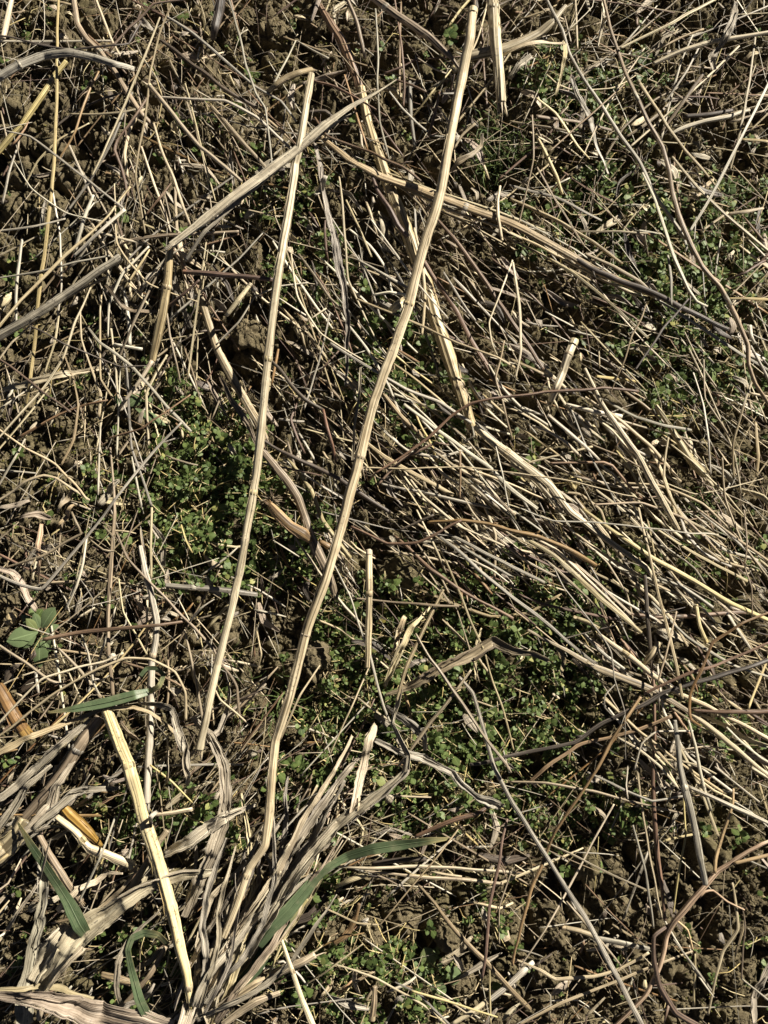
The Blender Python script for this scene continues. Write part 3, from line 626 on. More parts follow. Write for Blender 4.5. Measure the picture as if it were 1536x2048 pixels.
T t 4,4,5,7,5 24 |130,713 147,762 157,812 147,879 122,931|
W p 3,4,5,4 24 |-8,855 50,895 113,929 145,965 175,998|
W p 4,5,5,4 28 |-8,1006 50,965 87,949 113,955 179,1000|
T w 4,5,5 24 |51,878 27,919 -5,975|
T g 4,6,6,6 18 |246,697 253,745 257,812 263,895 280,945 304,1012|
T p 5,6,6,6 18 |334,710 310,752 293,789 297,891|
T g 6,7,7,8,7 27 |660,687 712,719 762,749 812,779 879,805 944,846|
T s 4,6,6 24 |788,727 839,765 879,799 912,830|
T w 6,8,9,9,10,9 29 |808,808 879,862 929,899 979,935 1024,979 1075,1018|
T g 5,7,8,7 26 |717,520 762,545 817,577|
T t 5,6,6,6,6 30 |714,598 789,629 845,652 912,685 995,715 1030,735|
T t 5,7,6,5 20 |597,508 639,565 659,595 687,621|
T w 3,4,4 26 |554,594 590,617 622,638|
T p 3,4,4 25 |622,638 653,617|
T w 3,4,4 24 |510,592 562,572 617,565|
T w 4,4,4 26 |660,627 639,719 608,817|
W b 3,4,4 26 |677,700 655,728 633,754|
W d 5,7,8,6 28 |541,717 579,765 609,799 646,820|
W b 5,6,6,4 28 |646,820 655,855 665,889 673,924|
W b 4,5,5,5 24 |594,806 582,839 595,879 610,907|
L p 3,5,6,5,4 25 |722,727 719,795 707,862 705,921|
K w 4,6,6 27 |744,591 779,584 811,590|
L p 14,18,14 22 |782,622 798,608 814,596|
T g 3,5,5 24 |717,510 745,585 762,640|
K t 7,9,9 22 |767,787 805,835 847,874|
W y 3,5,5 22 |824,813 849,865 875,920|
T s 6,9,10,9 23 |723,877 772,915 819,942 907,990|
T g 5,7,8 22 |763,968 865,989 982,1016|
W d 5,8,9,9,8 24 |520,878 579,909 629,935 679,959 729,992 781,1026|
W p 3,3,3,3,3 34 |730,935 845,937 929,935 1024,945 1124,959 1268,993|
W p 2,3,3 30 |791,951 825,995 850,1030|
W o 4,4,4 31 |919,903 921,950 920,997|
W w 2,3,3 30 |991,893 1005,945 1016,1015|
T p 6,9,9 24 |910,931 979,979 1030,1030|
T y 5,7,6 20 |920,952 960,985 1000,1030|
W g 4,4,4 24 |946,852 949,872 924,887|
W t 3,4,4,3 32 |1010,681 992,755 1012,829 1026,880|
T p 4,4,4,4 32 |1025,520 999,592 979,645 985,689 996,714|
W g 4,5,5 24 |888,543 919,595 951,644|
T g 5,7,7,5 22 |1018,371 1107,393 1157,417 1203,442|
K s 6,8,8,7,5 18 |1020,398 1107,437 1184,483 1245,528|
T t 4,5,5 24 |1074,333 1117,410 1168,492|
T t 4,4,4 26 |1064,230 1067,317 1036,452|
T y 7,8,8,6 18 |1070,265 1097,317 1114,353 1125,389|
T y 5,7,6,3 22 |1073,196 1111,227 1157,293 1179,318|
L g 8,12,12,8,5 22 |1144,155 1157,200 1184,243 1201,300 1215,352|
T t 4,5,5 20 |1329,172 1355,190 1383,211|
T s 3,4,3 20 |1243,464 1274,423 1309,385|
T s 4,5,5 20 |1156,462 1241,463 1309,468|
K p 7,10,11,9 18 r|1015,438 1060,462 1107,492 1150,528|
L k 4,10,12,6 22 |-5,1016 30,1010 62,1002|
L k 5,12,13,7 24 |40,1038 70,1030 104,1038|
L t 5,9,10,5 26 |115,1026 128,1004 146,978|
L t 4,11,9,4 22 |150,1010 134,1030 118,1052|
L u 7,9,7,3 24 |84,1048 80,1088 77,1130 75,1166|
W t 4,5,5,5,5,4 28 |143,1024 152,1044 163,1067 133,1084 77,1114 10,1135|curly tan stem bending through the dead leafy plant at the left edge
W t 3,4,4,4,3 30 |180,1080 207,1101 228,1103 228,1074 205,1052|
W p 3,3,3 26 |512,1262 523,1307 514,1345|
W g 3,4,2 28 |378,1244 402,1215 428,1197|
W g 2,3,2 30 |1231,1369 1211,1391 1209,1414 1225,1432|
W w 2,3,3 28 |1257,1530 1252,1570 1255,1598|
W p 3,4,4,3 22 |500,1450 470,1425 440,1400 420,1360|
T y 4,5,4 18 |362,1050 372,1080 385,1106|
T y 4,5,4 24 |300,1530 345,1565 385,1605|
L n 6,12,14,9 16 |240,960 215,985 200,1010|
L t 5,10,8,4 18 |1110,1290 1128,1322 1120,1350|
L p 4,9,11,6 22 |1030,1330 1045,1310 1060,1296|
W o 4,5,4 22 |805,1370 818,1410 824,1445|
T p 4,5,4 26 |640,1330 600,1390 560,1480|
T p 3,4,3 30 |740,1330 700,1420 660,1510|
T p 5,7,8,7,5 24 |1050,1066 1110,1098 1165,1150 1215,1196 1270,1252|
T s 5,7,7,5 22 |1035,1080 1095,1124 1150,1172 1205,1224|
T p 4,6,7,6 26 |1085,1085 1150,1128 1200,1170 1262,1228|
T s 5,7,7,6,4 18 |700,318 800,372 900,420 990,452 1075,492|
T p 4,5,6,5 17 |760,340 880,385 1000,425 1110,470|
T t 4,6,6,5 16 |880,420 980,460 1090,512 1180,560|
T p 4,6,6,5 18 |1000,455 1090,498 1180,548 1270,592|
T g 4,5,5,4 15 |930,400 1040,440 1150,500 1240,560|
T w 4,5,4 19 |1060,470 1150,512 1235,556|
T s 4,5,4 14 |830,400 930,445 1030,500|
'''

# ---------------------------------------------------------------- labels for the ones without a written label
MARKS = [(930,70,"the long pale stalk's top"),(850,480,"the long pale stalk's upper half"),(715,900,"the long pale stalk's middle"),(580,1400,"the long pale stalk's lower half"),
 (605,160,"the slim cream stalk's bent top"),(555,560,"the slim cream stalk's upper half"),(500,1030,"the slim cream stalk's middle"),(420,1400,"the slim cream stalk's foot"),
 (785,370,'the thick ribbed stalk'),(900,740,"the thick ribbed stalk's lower end"),(490,370,'the flat grey forked stalk'),(325,610,'the upright yellow stalk piece'),
 (130,110,'the grey arched stem'),(130,590,'the knobbed grey stem'),(108,330,'the long yellow straw at left'),(990,90,'the grooved top stalk'),(830,60,'the pinkish tan top stem'),
 (1125,745,'the short cream stub'),(1250,870,'the ribbed slanting pale stalk'),(1170,1170,'the broadest striped straw'),(830,1160,'the brown soil clod'),(738,1200,'the upright hollow stub'),
 (585,1055,'the ribbed orange husk'),(70,1260,'the broad leaved rosette'),(220,1400,'the pointed green blade'),(303,1240,'the white kinked stalk'),(295,1680,'the thickest yellow stalk'),
 (190,1690,'the white hollow stub'),(180,1870,'the large folded leaf'),(150,2020,'the pink tinged husk'),(720,1720,'the long broad green blade'),(640,1650,'the dry leaf bundle'),
 (890,1970,'the dark leaved seedling'),(1380,1800,'the branching orange twig'),(1120,1760,'the long dark striped stem'),(1400,1330,'the kinked orange twig'),(1270,1420,'the crossing brown twigs'),
 (930,1320,'the tan ribbon leaf'),(1370,560,'the right hand chickweed'),(430,960,'the left hand chickweed'),(1430,230,'the bleached ragged stick'),(1310,300,'the long grey grooved stem'),
 (433,40,'the dark brown stump'),(1060,100,'the flat pale blade'),(1250,550,'the long dark woody stem'),(1100,790,'the red brown arching twig'),(1000,1000,'the striped straw fan'),
 (1385,1640,'the speckled grey stem'),(690,1850,'the yellow curled root'),(300,290,'the upper left straw tangle'),(950,1740,'the level bottom straws'),(1180,1440,'the dark chickweed hollow')]
CW = dict(p='pale cream', w='bleached white', s='straw coloured', y='yellow', g='weathered grey', t='tan', b='red brown', o='orange brown', d='dark brown', l='tan', n='grey brown', k='pinkish tan', G='green', h='orange', u='orange tan')
KN = dict(K=('plant_stalk', 'stalk'), T=('straw', 'straw'), W=('twig', 'twig'), L=('dry_leaf', 'dry leaf'), B=('grass_blade', 'grass blade'))
AUTO = []
def autolabel(o, kind, col, w, pts):
    P = np.array(pts, float); c = np.clip(P, [0, 0], [1536, 2048]).mean(0)
    L = np.linalg.norm(np.diff(P, axis=0), axis=1).sum(); d = P[-1]-P[0]; s = L/(np.linalg.norm(d)+1)
    dd = np.diff(P, axis=0); an = np.unwrap(np.arctan2(dd[:, 1], dd[:, 0])); turn = (an.max()-an.min()) if len(an) > 1 else 0
    shape = 'straight' if turn < .18 else 'gently curved' if turn < .6 else 'bent'
    thick = 'thick' if w > 9.5 else 'slender' if w > 5.6 else 'thin'
    ln = 'short ' if L < 110 else 'long ' if L > 330 else ''
    a = math.degrees(math.atan2(abs(d[1]), abs(d[0])))
    ori = 'lying level' if a < 18 else 'running up and down' if a > 72 else ('slanting down right' if d[0]*d[1] > 0 else 'slanting up right')
    best = sorted(MARKS, key=lambda m: (m[0]-c[0])**2 + (m[1]-c[1])**2)
    m = best[0]; v = c - np.array(m[:2])
    if np.linalg.norm(v) < 28: side = 'beside'
    elif abs(v[0]) > abs(v[1]): side = 'right of' if v[0] > 0 else 'left of'
    else: side = 'below' if v[1] > 0 else 'above'
    AUTO.append((o, f"{ln}{thick} {CW[col]} {KN[kind][1]}".strip(), shape, ori, f"{side} {m[2]}", c))
def resolve():
    from collections import defaultdict
    g = defaultdict(list)
    for o, a, sh, ori, w, c in AUTO: g[(a, ori, w)].append((o, sh, c))
    for (a, ori, w), L in g.items():
        if len(L) == 1:
            o, sh, c = L[0]; lab = f"{sh} {a} {ori}, {w}"; a = a if len(f'{a} {ori}, {w}'.split()) <= 16 else a.split(' ', 1)[1]
            o['label'] = lab if len(lab.split()) <= 16 else f"{a} {ori}, {w}"; continue
        L.sort(key=lambda t: t[2][1]); n = len(L)
        nm = ['upper', 'lower'] if n == 2 else ['highest', 'middle', 'lowest'] if n == 3 else ['highest', 'second highest', 'third highest', 'fourth highest', 'fifth highest', 'sixth highest', 'seventh highest', 'eighth highest', 'ninth highest'][:n-1]+['lowest']
        for (o, sh, c), k in zip(L, nm):
            lab = f"{k} {a} {ori}, {w}"; o['label'] = lab if len(lab.split()) <= 16 else lab.replace('slanting ', '').replace('running ', '').replace('lying ', '')

# ---------------------------------------------------------------- stalks, straws, twigs
def base_z(p): return float(coarse(p[0], p[1]))
def lay(pts, h, ends=True, seed=0):
    """control points in space: a stem spans the ground rigidly, a little lower at its ends"""
    n = len(pts); q = [at(*p) for p in pts]; z = np.array([base_z(a) for a in q])
    t = np.linspace(0, 1, n); k = max(1, min(2, n//4)); z = np.polyval(np.polyfit(t, z, k), t) if n > 2 else z
    rs = np.random.RandomState(seed); z = z + h*.0013*(1 + (rs.rand(n)-.5)*.14)
    if ends:
        z[0] -= h*.001*.3*rs.rand(); z[-1] -= h*.001*.35*rs.rand()
    return np.array([at(p[0], p[1], zz) for p, zz in zip(pts, z)])
def widths(ws, tt, P):
    w = np.interp(tt, np.linspace(0, 1, len(ws)), ws)
    k = (CAM_H-P[:, 2])/F
    return w*k/2
def place(kind, P):
    n, c = KN[kind]; P0 = P[len(P)//2]
    return n, c, P0
def slivers(P, r, mat, parent, rs, end, n=7):
    mb = MB(); a, b = (P[0], P[3]) if end == 0 else (P[-1], P[-4]); d = (a-b)/np.linalg.norm(a-b); s = np.cross(d, (0, 0, 1)); s /= np.linalg.norm(s)
    for i in range(n):
        an = rs.rand()*6.28; off = (s*math.cos(an) + np.array([0, 0, 1])*math.sin(an)*.7)*r*.72
        L = r*(1.0+rs.rand()*2.6); spread = off*(.1+rs.rand()*.7)
        pts = np.array([a-d*r*1.5+off*.97, a+off, a+d*L*.5+off+spread*.4, a+d*L+off+spread])
        sweep(mb, pts, np.array([.24, .26, .18, .03])*r*(.6+.7*rs.rand()), 5, .6)
    return mb.build('split_end', mat, parent, origin=a)
def hollow(P, r, mat, parent, rs, end):
    """an open cut rim with a dark bore"""
    a, b = (P[0], P[3]) if end == 0 else (P[-1], P[-4]); d = (a-b)/np.linalg.norm(a-b); s = np.cross(d, (0, 0, 1)); s /= np.linalg.norm(s); u = np.cross(s, d)
    m = 16; V = []; prof = [(1.03, -1.2), (1.07, .0), (1.08, .35), (.98, .5), (.74, .4), (.66, .1), (.6, -.0), (.3, -.05)]
    jag = 1 + .5*(rs.rand(m)-.5)
    for rr, z in prof:
        for k in range(m):
            an = k/m*6.283; zz = z*(jag[k] if z > 0 else 1)
            V.append(a + (s*math.cos(an)+u*math.sin(an))*r*rr + d*r*zz)
    Q = [(i*m+k, i*m+(k+1) % m, (i+1)*m+(k+1) % m, (i+1)*m+k) for i in range(len(prof)-1) for k in range(m)]
    uv = [[(k/m, i*.002), ((k+1)/m, i*.002), ((k+1)/m, i*.002+.002), (k/m, i*.002+.002)] for i in range(len(prof)-1) for k in range(m)]
    c = len(V); V.append(a-d*r*.05); T = [((len(prof)-1)*m+k, (len(prof)-1)*m+(k+1) % m, c) for k in range(m)]
    mb = MB(); mb.add(V, Q, uv); mb.add(V, None, None, T, None, 1)
    return mb.build('cut_end', [mat, MATS['fibre_d']], parent, origin=a)
def stem(kind, col, ws, h, flags, pts, seed):
    P0 = lay(pts, h, seed=seed); rs = np.random.RandomState(seed+99); big = max(ws) >= 12
    P, tt = catmull(P0, .0022 if big else .0045)
    r = widths(ws, tt, P); arc = np.concatenate([[0], np.cumsum(np.linalg.norm(np.diff(P, axis=0), axis=1))])
    T, S, U = frames(P); am = .10 if kind == 'W' else .06
    wob = np.array([vn(arc/.02, arc*0+seed, 5), vn(arc/.02, arc*0+seed, 6)]).T
    wk = np.interp(arc, [0, arc[-1]], [1, 1])*(.0016 if kind == 'W' else .0007)
    P = P + S*(wob[:, :1]*wk[:, None]) + U*(wob[:, 1:]*wk[:, None])
    r = r*(1 + am*2*vn(arc/.006, arc*0+seed+3, 8) + am*2*vn(arc/.025, arc*0+seed+3, 9))
    # stem joints swell a little
    jp = []
    if 'n' in flags or (kind in 'KT' and max(ws) > 6 and arc[-1] > .08 and rs.rand() < .5):
        L = arc[-1]; s0 = L*(.15+.35*rs.rand())
        while s0 < L*.95: jp.append(s0); s0 += .12+.12*rs.rand()
        for s in jp: r = r*(1+.10*np.exp(-((arc-s)/.0022)**2))
    ribs = 9 if 'r' in flags else (5 if max(ws) >= 7 else 3); ra = (.085 if 'r' in flags else .05) if kind != 'W' else .07
    m = 26 if max(ws) >= 12 else 12 if max(ws) >= 6 else 7
    if m == 12: ribs = 4
    if m == 7: ribs = 2
    name, cat, org = place(kind, P); mat = MATS['fibre_'+col]
    if kind == 'T' and max(ws) >= 4: flat = .32+.6*rs.rand()
    else: flat = .75+.2*rs.rand()
    if 'q' in flags: flat, ribs, ra = .30, 11, .13
    mb = MB(); sweep(mb, P, r, m, flat, ribs, ra, True, 0, (rs.rand()-.5)*(30 if kind == 'T' else 12), rs.rand()*6)
    if kind == 'K' and max(ws) >= 12 or 'r' in flags:      # loose fibres peeling off
        for k in range(3+int(arc[-1]*14)):
            i = rs.randint(2, max(3, len(P)-8)); l = rs.randint(5, 16); seg = P[i:i+l]
            if len(seg) < 4: continue
            sgn = 1 if rs.rand() < .5 else -1; k2 = np.linspace(0, 1, len(seg))
            sp = seg + S[i:i+l]*(r[i:i+l, None]*sgn*(.72+.35*k2[:, None]**2)) + U[i:i+l]*(r[i:i+l, None]*flat*(.72+.25*k2[:, None]**2))
            sweep(mb, sp, r[i]*.09*(1.1-k2*.9), 4, .6)
    o = mb.build(name, mat, origin=org); o['category'] = cat
    if max(ws) >= 9:
        for s in jp[:12]:
            i = int(np.searchsorted(arc, s)); i0 = max(0, i-1); i1 = min(len(P), i+2)
            if i1-i0 < 3: continue
            b = MB(); seg = P[i0:i1]; kk = np.linspace(-1, 1, len(seg)); sweep(b, seg, r[i0:i1]*(1.015+.035*(1-kk**2)), m, flat, ribs, ra*.6, True, 0, 0, 0)
            b.build('joint_ring', MATS['fibre_'+('s' if col in 'pwsy' else 'g' if col in 'gtn' else 'd')], o, origin=seg[len(seg)//2])
    if 'h' in flags: hollow(P, r[0], mat, o, rs, 0)
    if 'H' in flags: hollow(P, r[-1], mat, o, rs, 1)
    if 'f' in flags: slivers(P, r[0], mat, o, rs, 0)
    if 'F' in flags or (kind == 'K' and max(ws) >= 14 and 'H' not in flags and r[-1] > .0025): slivers(P, r[-1], mat, o, rs, 1)
    return o, P, r, mat
def ribbon(P, w, rs, thick=.00028, cols=11, fold=.25, tw0=0.0, tw1=0.0, ragged=.06, curl=.3, ripple=.25):
    """a leaf: a thin closed strip with its own cross curve, twist, ripples and torn edges"""
    T, S, U = frames(P); n = len(P); arc = np.concatenate([[0], np.cumsum(np.linalg.norm(np.diff(P, axis=0), axis=1))])
    x = np.linspace(-1, 1, cols); sd_ = rs.randint(999)
    ragged = ragged*min(1, .0035/max(w.mean(), 1e-5))
    el = 1 + ragged*2*vn(arc/.004, arc*0+sd_, 3) + ragged*2*vn(arc/.016, arc*0+sd_, 4); er = 1 + ragged*2*vn(arc/.004, arc*0+sd_, 5) + ragged*2*vn(arc/.016, arc*0+sd_, 6)
    tw = np.interp(arc/arc[-1], [0, 1], [tw0, tw1]) + .5*vn(arc/.03, arc*0+sd_, 7)
    X = x[None]*w[:, None]*np.where(x < 0, el[:, None], er[:, None])
    Zc = -fold*w[:, None]*np.abs(x)[None]*-1 + curl*w[:, None]*(x**2)[None]*np.sin(arc/.035+sd_)[:, None]
    gx_, gy_ = np.meshgrid(x*3.1, arc/.018); Zc = Zc + ripple*w[:, None]*vn(gx_+sd_, gy_, 11)
    Zc = Zc + np.minimum(w, .006)[:, None]*.075*np.cos(x*(19 if cols < 20 else 31))[None]
    c, s = np.cos(tw)[:, None], np.sin(tw)[:, None]
    A, B_ = X*c - Zc*s, X*s + Zc*c
    top = P[:, None] + S[:, None]*A[..., None] + U[:, None]*B_[..., None]
    NN = (-S[:, None]*s[..., None] + U[:, None]*c[..., None])*thick
    V = np.concatenate([top.reshape(-1, 3), (top-NN).reshape(-1, 3)]); K = n*cols
    i, j = np.meshgrid(np.arange(n-1), np.arange(cols-1), indexing='ij')
    q1 = np.stack([i*cols+j, i*cols+j+1, (i+1)*cols+j+1, (i+1)*cols+j], -1).reshape(-1, 4)
    u0, u1 = j/(cols-1), (j+1)/(cols-1)
    uv = np.stack([np.stack([u0, arc[i]], -1), np.stack([u1, arc[i]], -1), np.stack([u1, arc[i+1]], -1), np.stack([u0, arc[i+1]], -1)], 2).reshape(-1, 4, 2)
    k = np.arange(n-1); e = []
    e.append(np.stack([k*cols, (k+1)*cols, (k+1)*cols+K, k*cols+K], -1)); e.append(np.stack([(k+1)*cols+cols-1, k*cols+cols-1, k*cols+cols-1+K, (k+1)*cols+cols-1+K], -1))
    k = np.arange(cols-1); e.append(np.stack([k+1, k, k+K, k+1+K], -1)); b = (n-1)*cols; e.append(np.stack([b+k, b+k+1, b+k+1+K, b+k+K], -1))
    e = np.concatenate(e); Q = np.concatenate([q1, q1[:, ::-1]+K, e]); UV = np.concatenate([uv, uv[:, ::-1], np.tile(np.array([[0, 0]]*4, float), (len(e), 1, 1))])
    return V, Q, UV, top
def leaf(kind, col, ws, h, flags, pts, seed):
    rs = np.random.RandomState(seed+5); P0 = lay(pts, h, True, seed); P, tt = catmull(P0, .002)
    w = widths(ws, tt, P); green = kind == 'B'; wide = max(ws) > 24
    P[:, 2] += .0035*np.sin(np.linspace(0, math.pi*(1+rs.rand()*2), len(P)))*(0.6 if green else 1)
    if not green:
        ar = np.arange(len(P))*.002; P[:, 2] += .0032*vn(ar/.011, ar*0+seed, 12); P[:, 0] += .0012*vn(ar/.014, ar*0+seed, 13)
    V, Q, UV, top = ribbon(P, w*1.06, rs, cols=21 if wide else 13, fold=.10 if green else .12+.25*rs.rand(),
        tw0=0 if green else (rs.rand()-.5)*1.6, tw1=.25 if green else (rs.rand()-.5)*1.8, ragged=.02 if green else .20, curl=.05 if green else .3, ripple=.04 if green else .34 if max(ws) > 30 else .5)
    mat = MATS['blade_green' if green else 'fibre_'+col]; name, cat, org = place(kind, P)
    mb = MB(); mb.add(V, Q, UV); o = mb.build(name, mat, origin=org); o['category'] = cat
    c = top.shape[1]//2
    if green:
        mid = top[::1, c] + np.array([0, 0, .0002]); b = MB(); sweep(b, mid, np.maximum(w*.05, .0001), 5, .6); b.build('midrib', mat, o, origin=mid[len(mid)//2])
    elif max(ws) >= 14:
        for sgn, nm in ((-1, 'torn_strip'), (1, 'torn_strip')):
            l = int(len(P)*(.25+.3*rs.rand())); i = rs.randint(0, max(1, len(P)-l)); seg = top[i:i+l, 2 if sgn < 0 else -3].copy()
            if len(seg) < 6: continue
            k = np.linspace(0, 1, len(seg)); T, S, U = frames(seg); seg = seg + S*(sgn*w[i]*.5*k**2)[:, None] + np.array([0, 0, 1])*(.001+.004*np.sin(k*2.5))[:, None]
            v, q, u, _ = ribbon(seg, w[i:i+l]*(.22*(1-k*.8)), rs, cols=5, ragged=.15, ripple=.2)
            b = MB(); b.add(v, q, u); b.build(nm, mat, o, origin=seg[len(seg)//2])
    return o, P, w, mat
BUILT = []
for idx, line in enumerate(l for l in DATA.strip().splitlines() if l.strip()):
    head, pts, label = line.split('|'); f = head.split(); kind, col, ws, h = f[0], f[1], [float(a) for a in f[2].split(',')], float(f[3]); flags = f[4] if len(f) > 4 else ''
    pts = [tuple(float(a) for a in p.split(',')) for p in pts.split()]
    if kind == 'T': ws = [a*.86 for a in ws]
    o, P, r, mat = (leaf if kind in 'LB' else stem)(kind, col, ws, h, flags, pts, idx*13+1)
    BUILT.append((kind, o, P, r))
    if label.strip(): o['label'] = label.strip()
    else: autolabel(o, kind, col, max(ws), pts)
    # side shoots of the branching twigs
    if 'large orange tan branching' in label:
        for p2, w2 in (([(1429,1746),(1431,1720),(1437,1696),(1448,1660),(1457,1636),(1466,1606),(1467,1577)], (7, 7, 7, 6, 5, 4)), ([(1468,1727),(1500,1719),(1542,1709)], (6, 7, 7)),
                       ([(1398,1795),(1410,1783),(1426,1781),(1454,1803),(1489,1820)], (5, 5, 4, 4, 3)), ([(1350,1838),(1375,1860),(1386,1900)], (4, 4, 3))):
            Q0 = lay(p2, h, False, 3); Q0[0, 2] = np.interp(0, [0, 1], [Q0[0, 2], Q0[0, 2]]); q, t2 = catmull(Q0, .003); b = MB(); sweep(b, q, widths(w2, t2, q), 12, .85, 4, .06); b.build('side_branch', mat, o, origin=q[len(q)//2])
    elif kind == 'W' and len(P) > 20 and random.random() < .55:
        rs = np.random.RandomState(idx)
        for k in range(rs.randint(1, 3)):
            i = rs.randint(4, len(P)-4); d = P[i]-P[i-2]; d /= np.linalg.norm(d); a = (1 if rs.rand() < .5 else -1)*(.5+.6*rs.rand()); d2 = np.array([d[0]*math.cos(a)-d[1]*math.sin(a), d[0]*math.sin(a)+d[1]*math.cos(a), .05])
            L = .006+.016*rs.rand(); q = np.array([P[i], P[i]+d2*L*.5+[0, 0, .001], P[i]+d2*L+rs.randn(3)*.0015]); b = MB(); sweep(b, q, np.array([.6, .42, .2])*r[i], 6); b.build('side_shoot', mat, o, origin=q[1])
# further single straws of the fan and the tangle, each its own object
rs = np.random.RandomState(404); nT = sum(1 for b in BUILT if b[0] == 'T'); FAN = [(1150,930,300,170,40,9,45),(1330,1150,170,170,38,10,22),(950,1080,150,70,36,12,10),(760,640,110,150,58,14,10),(1380,1500,150,60,33,14,10),(220,330,150,200,-62,40,9),(1330,130,170,110,-28,30,8),(180,640,150,130,-66,16,7)]
tot = 0
for cx, cy, rx, ry, an, sp, cnt in FAN:
    for k in range(cnt):
        if nT + tot >= 298: break
        px, py = cx+rs.uniform(-1, 1)*rx, cy+rs.uniform(-1, 1)*ry; a = math.radians(an+rs.randn()*sp*1.35); L = rs.uniform(110, 330); w = rs.uniform(3.0, 6.6); b_ = rs.randn()*.10
        pts = [(px+math.cos(a)*L*t - math.sin(a)*L*b_*(1-4*t*t), py+math.sin(a)*L*t + math.cos(a)*L*b_*(1-4*t*t)) for t in (-.5, -.2, .15, .5)]
        col = rs.choice(list('pwstg'), p=[.38, .2, .14, .14, .14]); ws = [w*.7, w, w, w*.85]
        o, P, r, mat = stem('T', col, ws, rs.uniform(9, 27), 'h' if rs.rand() < .25 else '', pts, 9000+tot); BUILT.append(('T', o, P, r)); autolabel(o, 'T', col, w, pts); tot += 1
print('straws', nT, tot)
# narrow torn strips of the dry leaf bundle and the heap left of it
for k in range(46):
    if k < 26: x0, y0, x1, y1 = 395+rs.randn()*28, 2030+rs.randn()*25, rs.uniform(440, 700), rs.uniform(1560, 1800)
    elif k < 38: x0, y0 = rs.uniform(-10, 260), rs.uniform(1560, 2020); an = rs.uniform(-1.2, -.3); L = rs.uniform(110, 260); x1, y1 = x0+math.cos(an)*L, y0+math.sin(an)*L
    else: x0, y0 = rs.uniform(330, 560), rs.uniform(1500, 1900); an = rs.uniform(-1.9, -.9); L = rs.uniform(90, 200); x1, y1 = x0+math.cos(an)*L, y0+math.sin(an)*L
    b_ = rs.randn()*.10; n_ = 6; pts = []
    for i in range(n_):
        t = i/(n_-1); pts.append((x0+(x1-x0)*t-(y1-y0)*b_*math.sin(t*3.14)+rs.randn()*3, y0+(y1-y0)*t+(x1-x0)*b_*math.sin(t*3.14)+rs.randn()*3))
    w = rs.uniform(5, 13); col = rs.choice(list('lnpt'), p=[.4, .3, .2, .1])
    o, P, r, mat = leaf('L', col, [w*.8, w*1.1, w, w*.8, w*.3], rs.uniform(14, 38), '', pts, 7000+k); BUILT.append(('L', o, P, r)); autolabel(o, 'L', col, w, pts)
resolve()

# ---------------------------------------------------------------- ground cover (nobody could count it)
def blob(px, py, E):
    d = 0
    for cx, cy, rx, ry, a in E:
        q = ((px-cx)/rx)**2 + ((py-cy)/ry)**2
        if q < 1.3: d = max(d, a*min(1, (1.3-q)*1.6))
    return d
CHICK = [(900,1400,250,190,1),(1010,1350,190,210,1),(760,1250,140,100,.9),(1080,1240,120,90,.9),(1000,1560,160,110,.9),(860,1600,130,70,.8),(620,1560,90,60,.5),(700,1450,100,120,.9),
 (430,1010,150,150,1),(400,850,100,90,.9),(600,1080,80,90,.9),(480,1130,120,60,.6),(330,790,60,60,.6),(1370,560,150,130,1),(1230,410,130,90,1),(1440,740,100,80,.7),(1130,165,110,60,.9),
 (790,730,110,110,.8),(640,560,110,80,.5),(850,820,110,70,.6),(1330,690,120,90,.7),(1130,1640,110,70,.7),(660,1800,90,60,.35),(720,1960,200,90,.55),(280,1620,120,70,.5),(430,1640,70,60,.5),
 (250,1000,90,110,.35),(370,1130,70,60,.6),(1480,430,90,80,.6),(1330,1380,110,60,.35),(1190,1120,120,60,.3),(1440,1110,90,60,.3),(930,1180,90,50,.6),(560,380,100,70,.35),(290,1930,90,110,.4),
 (430,250,100,80,.2),(1290,130,60,50,.4),(1480,1450,60,60,.3),(1240,1610,70,50,.5),(1330,820,60,60,.5),(1000,1800,60,60,.2),(1200,250,70,50,.5),(700,650,100,80,.4),(1060,460,80,60,.2)]
def leaf_template(kind='chick'):
    rows = 7 if kind == 'big' else 5; t = np.linspace(0, 1, rows); cols = 5
    w = np.array([.10, .62, .98, .80, .04]) if rows == 5 else np.array([.10, .45, .8, 1.0, .95, .62, .05])
    x = np.linspace(-1, 1, cols); V = []
    for i in range(rows):
        for j in range(cols): V.append((t[i], x[j]*w[i]*.36, -.10*t[i]**2*1.2 + .10*abs(x[j])*w[i]*(1.2-t[i]) - .07*(abs(x[j])**3)*w[i]))
    V = np.array(V); i, j = np.meshgrid(np.arange(rows-1), np.arange(cols-1), indexing='ij')
    Q = np.stack([i*cols+j, (i+1)*cols+j, (i+1)*cols+j+1, i*cols+j+1], -1).reshape(-1, 4)
    u = lambda a, b: np.stack([b/(cols-1), a/(rows-1)], -1)
    UV = np.stack([u(i, j), u(i+1, j), u(i+1, j+1), u(i, j+1)], 2).reshape(-1, 4, 2)
    return V, Q, UV
LT, LQ, LUV = leaf_template(); BT, BQ, BUV = leaf_template('big')
def rot(az, el, roll):
    ca, sa, ce_, se_, cr, sr = math.cos(az), math.sin(az), math.cos(el), math.sin(el), math.cos(roll), math.sin(roll)
    X_ = np.array([ca*ce_, sa*ce_, se_]); Y_ = np.array([-sa, ca, 0]); Z_ = np.cross(X_, Y_); return np.stack([X_, Y_*cr+Z_*sr, -Y_*sr+Z_*cr])
def put_leaf(mb, p, az, el, roll, L, wide=1.0, big=False, mat=0):
    T_, Q_, U_ = (BT, BQ, BUV) if big else (LT, LQ, LUV)
    V = T_*np.array([1, wide, 1])*L; mb.add(V @ rot(az, el, roll) + p, Q_, U_, mat=mat)
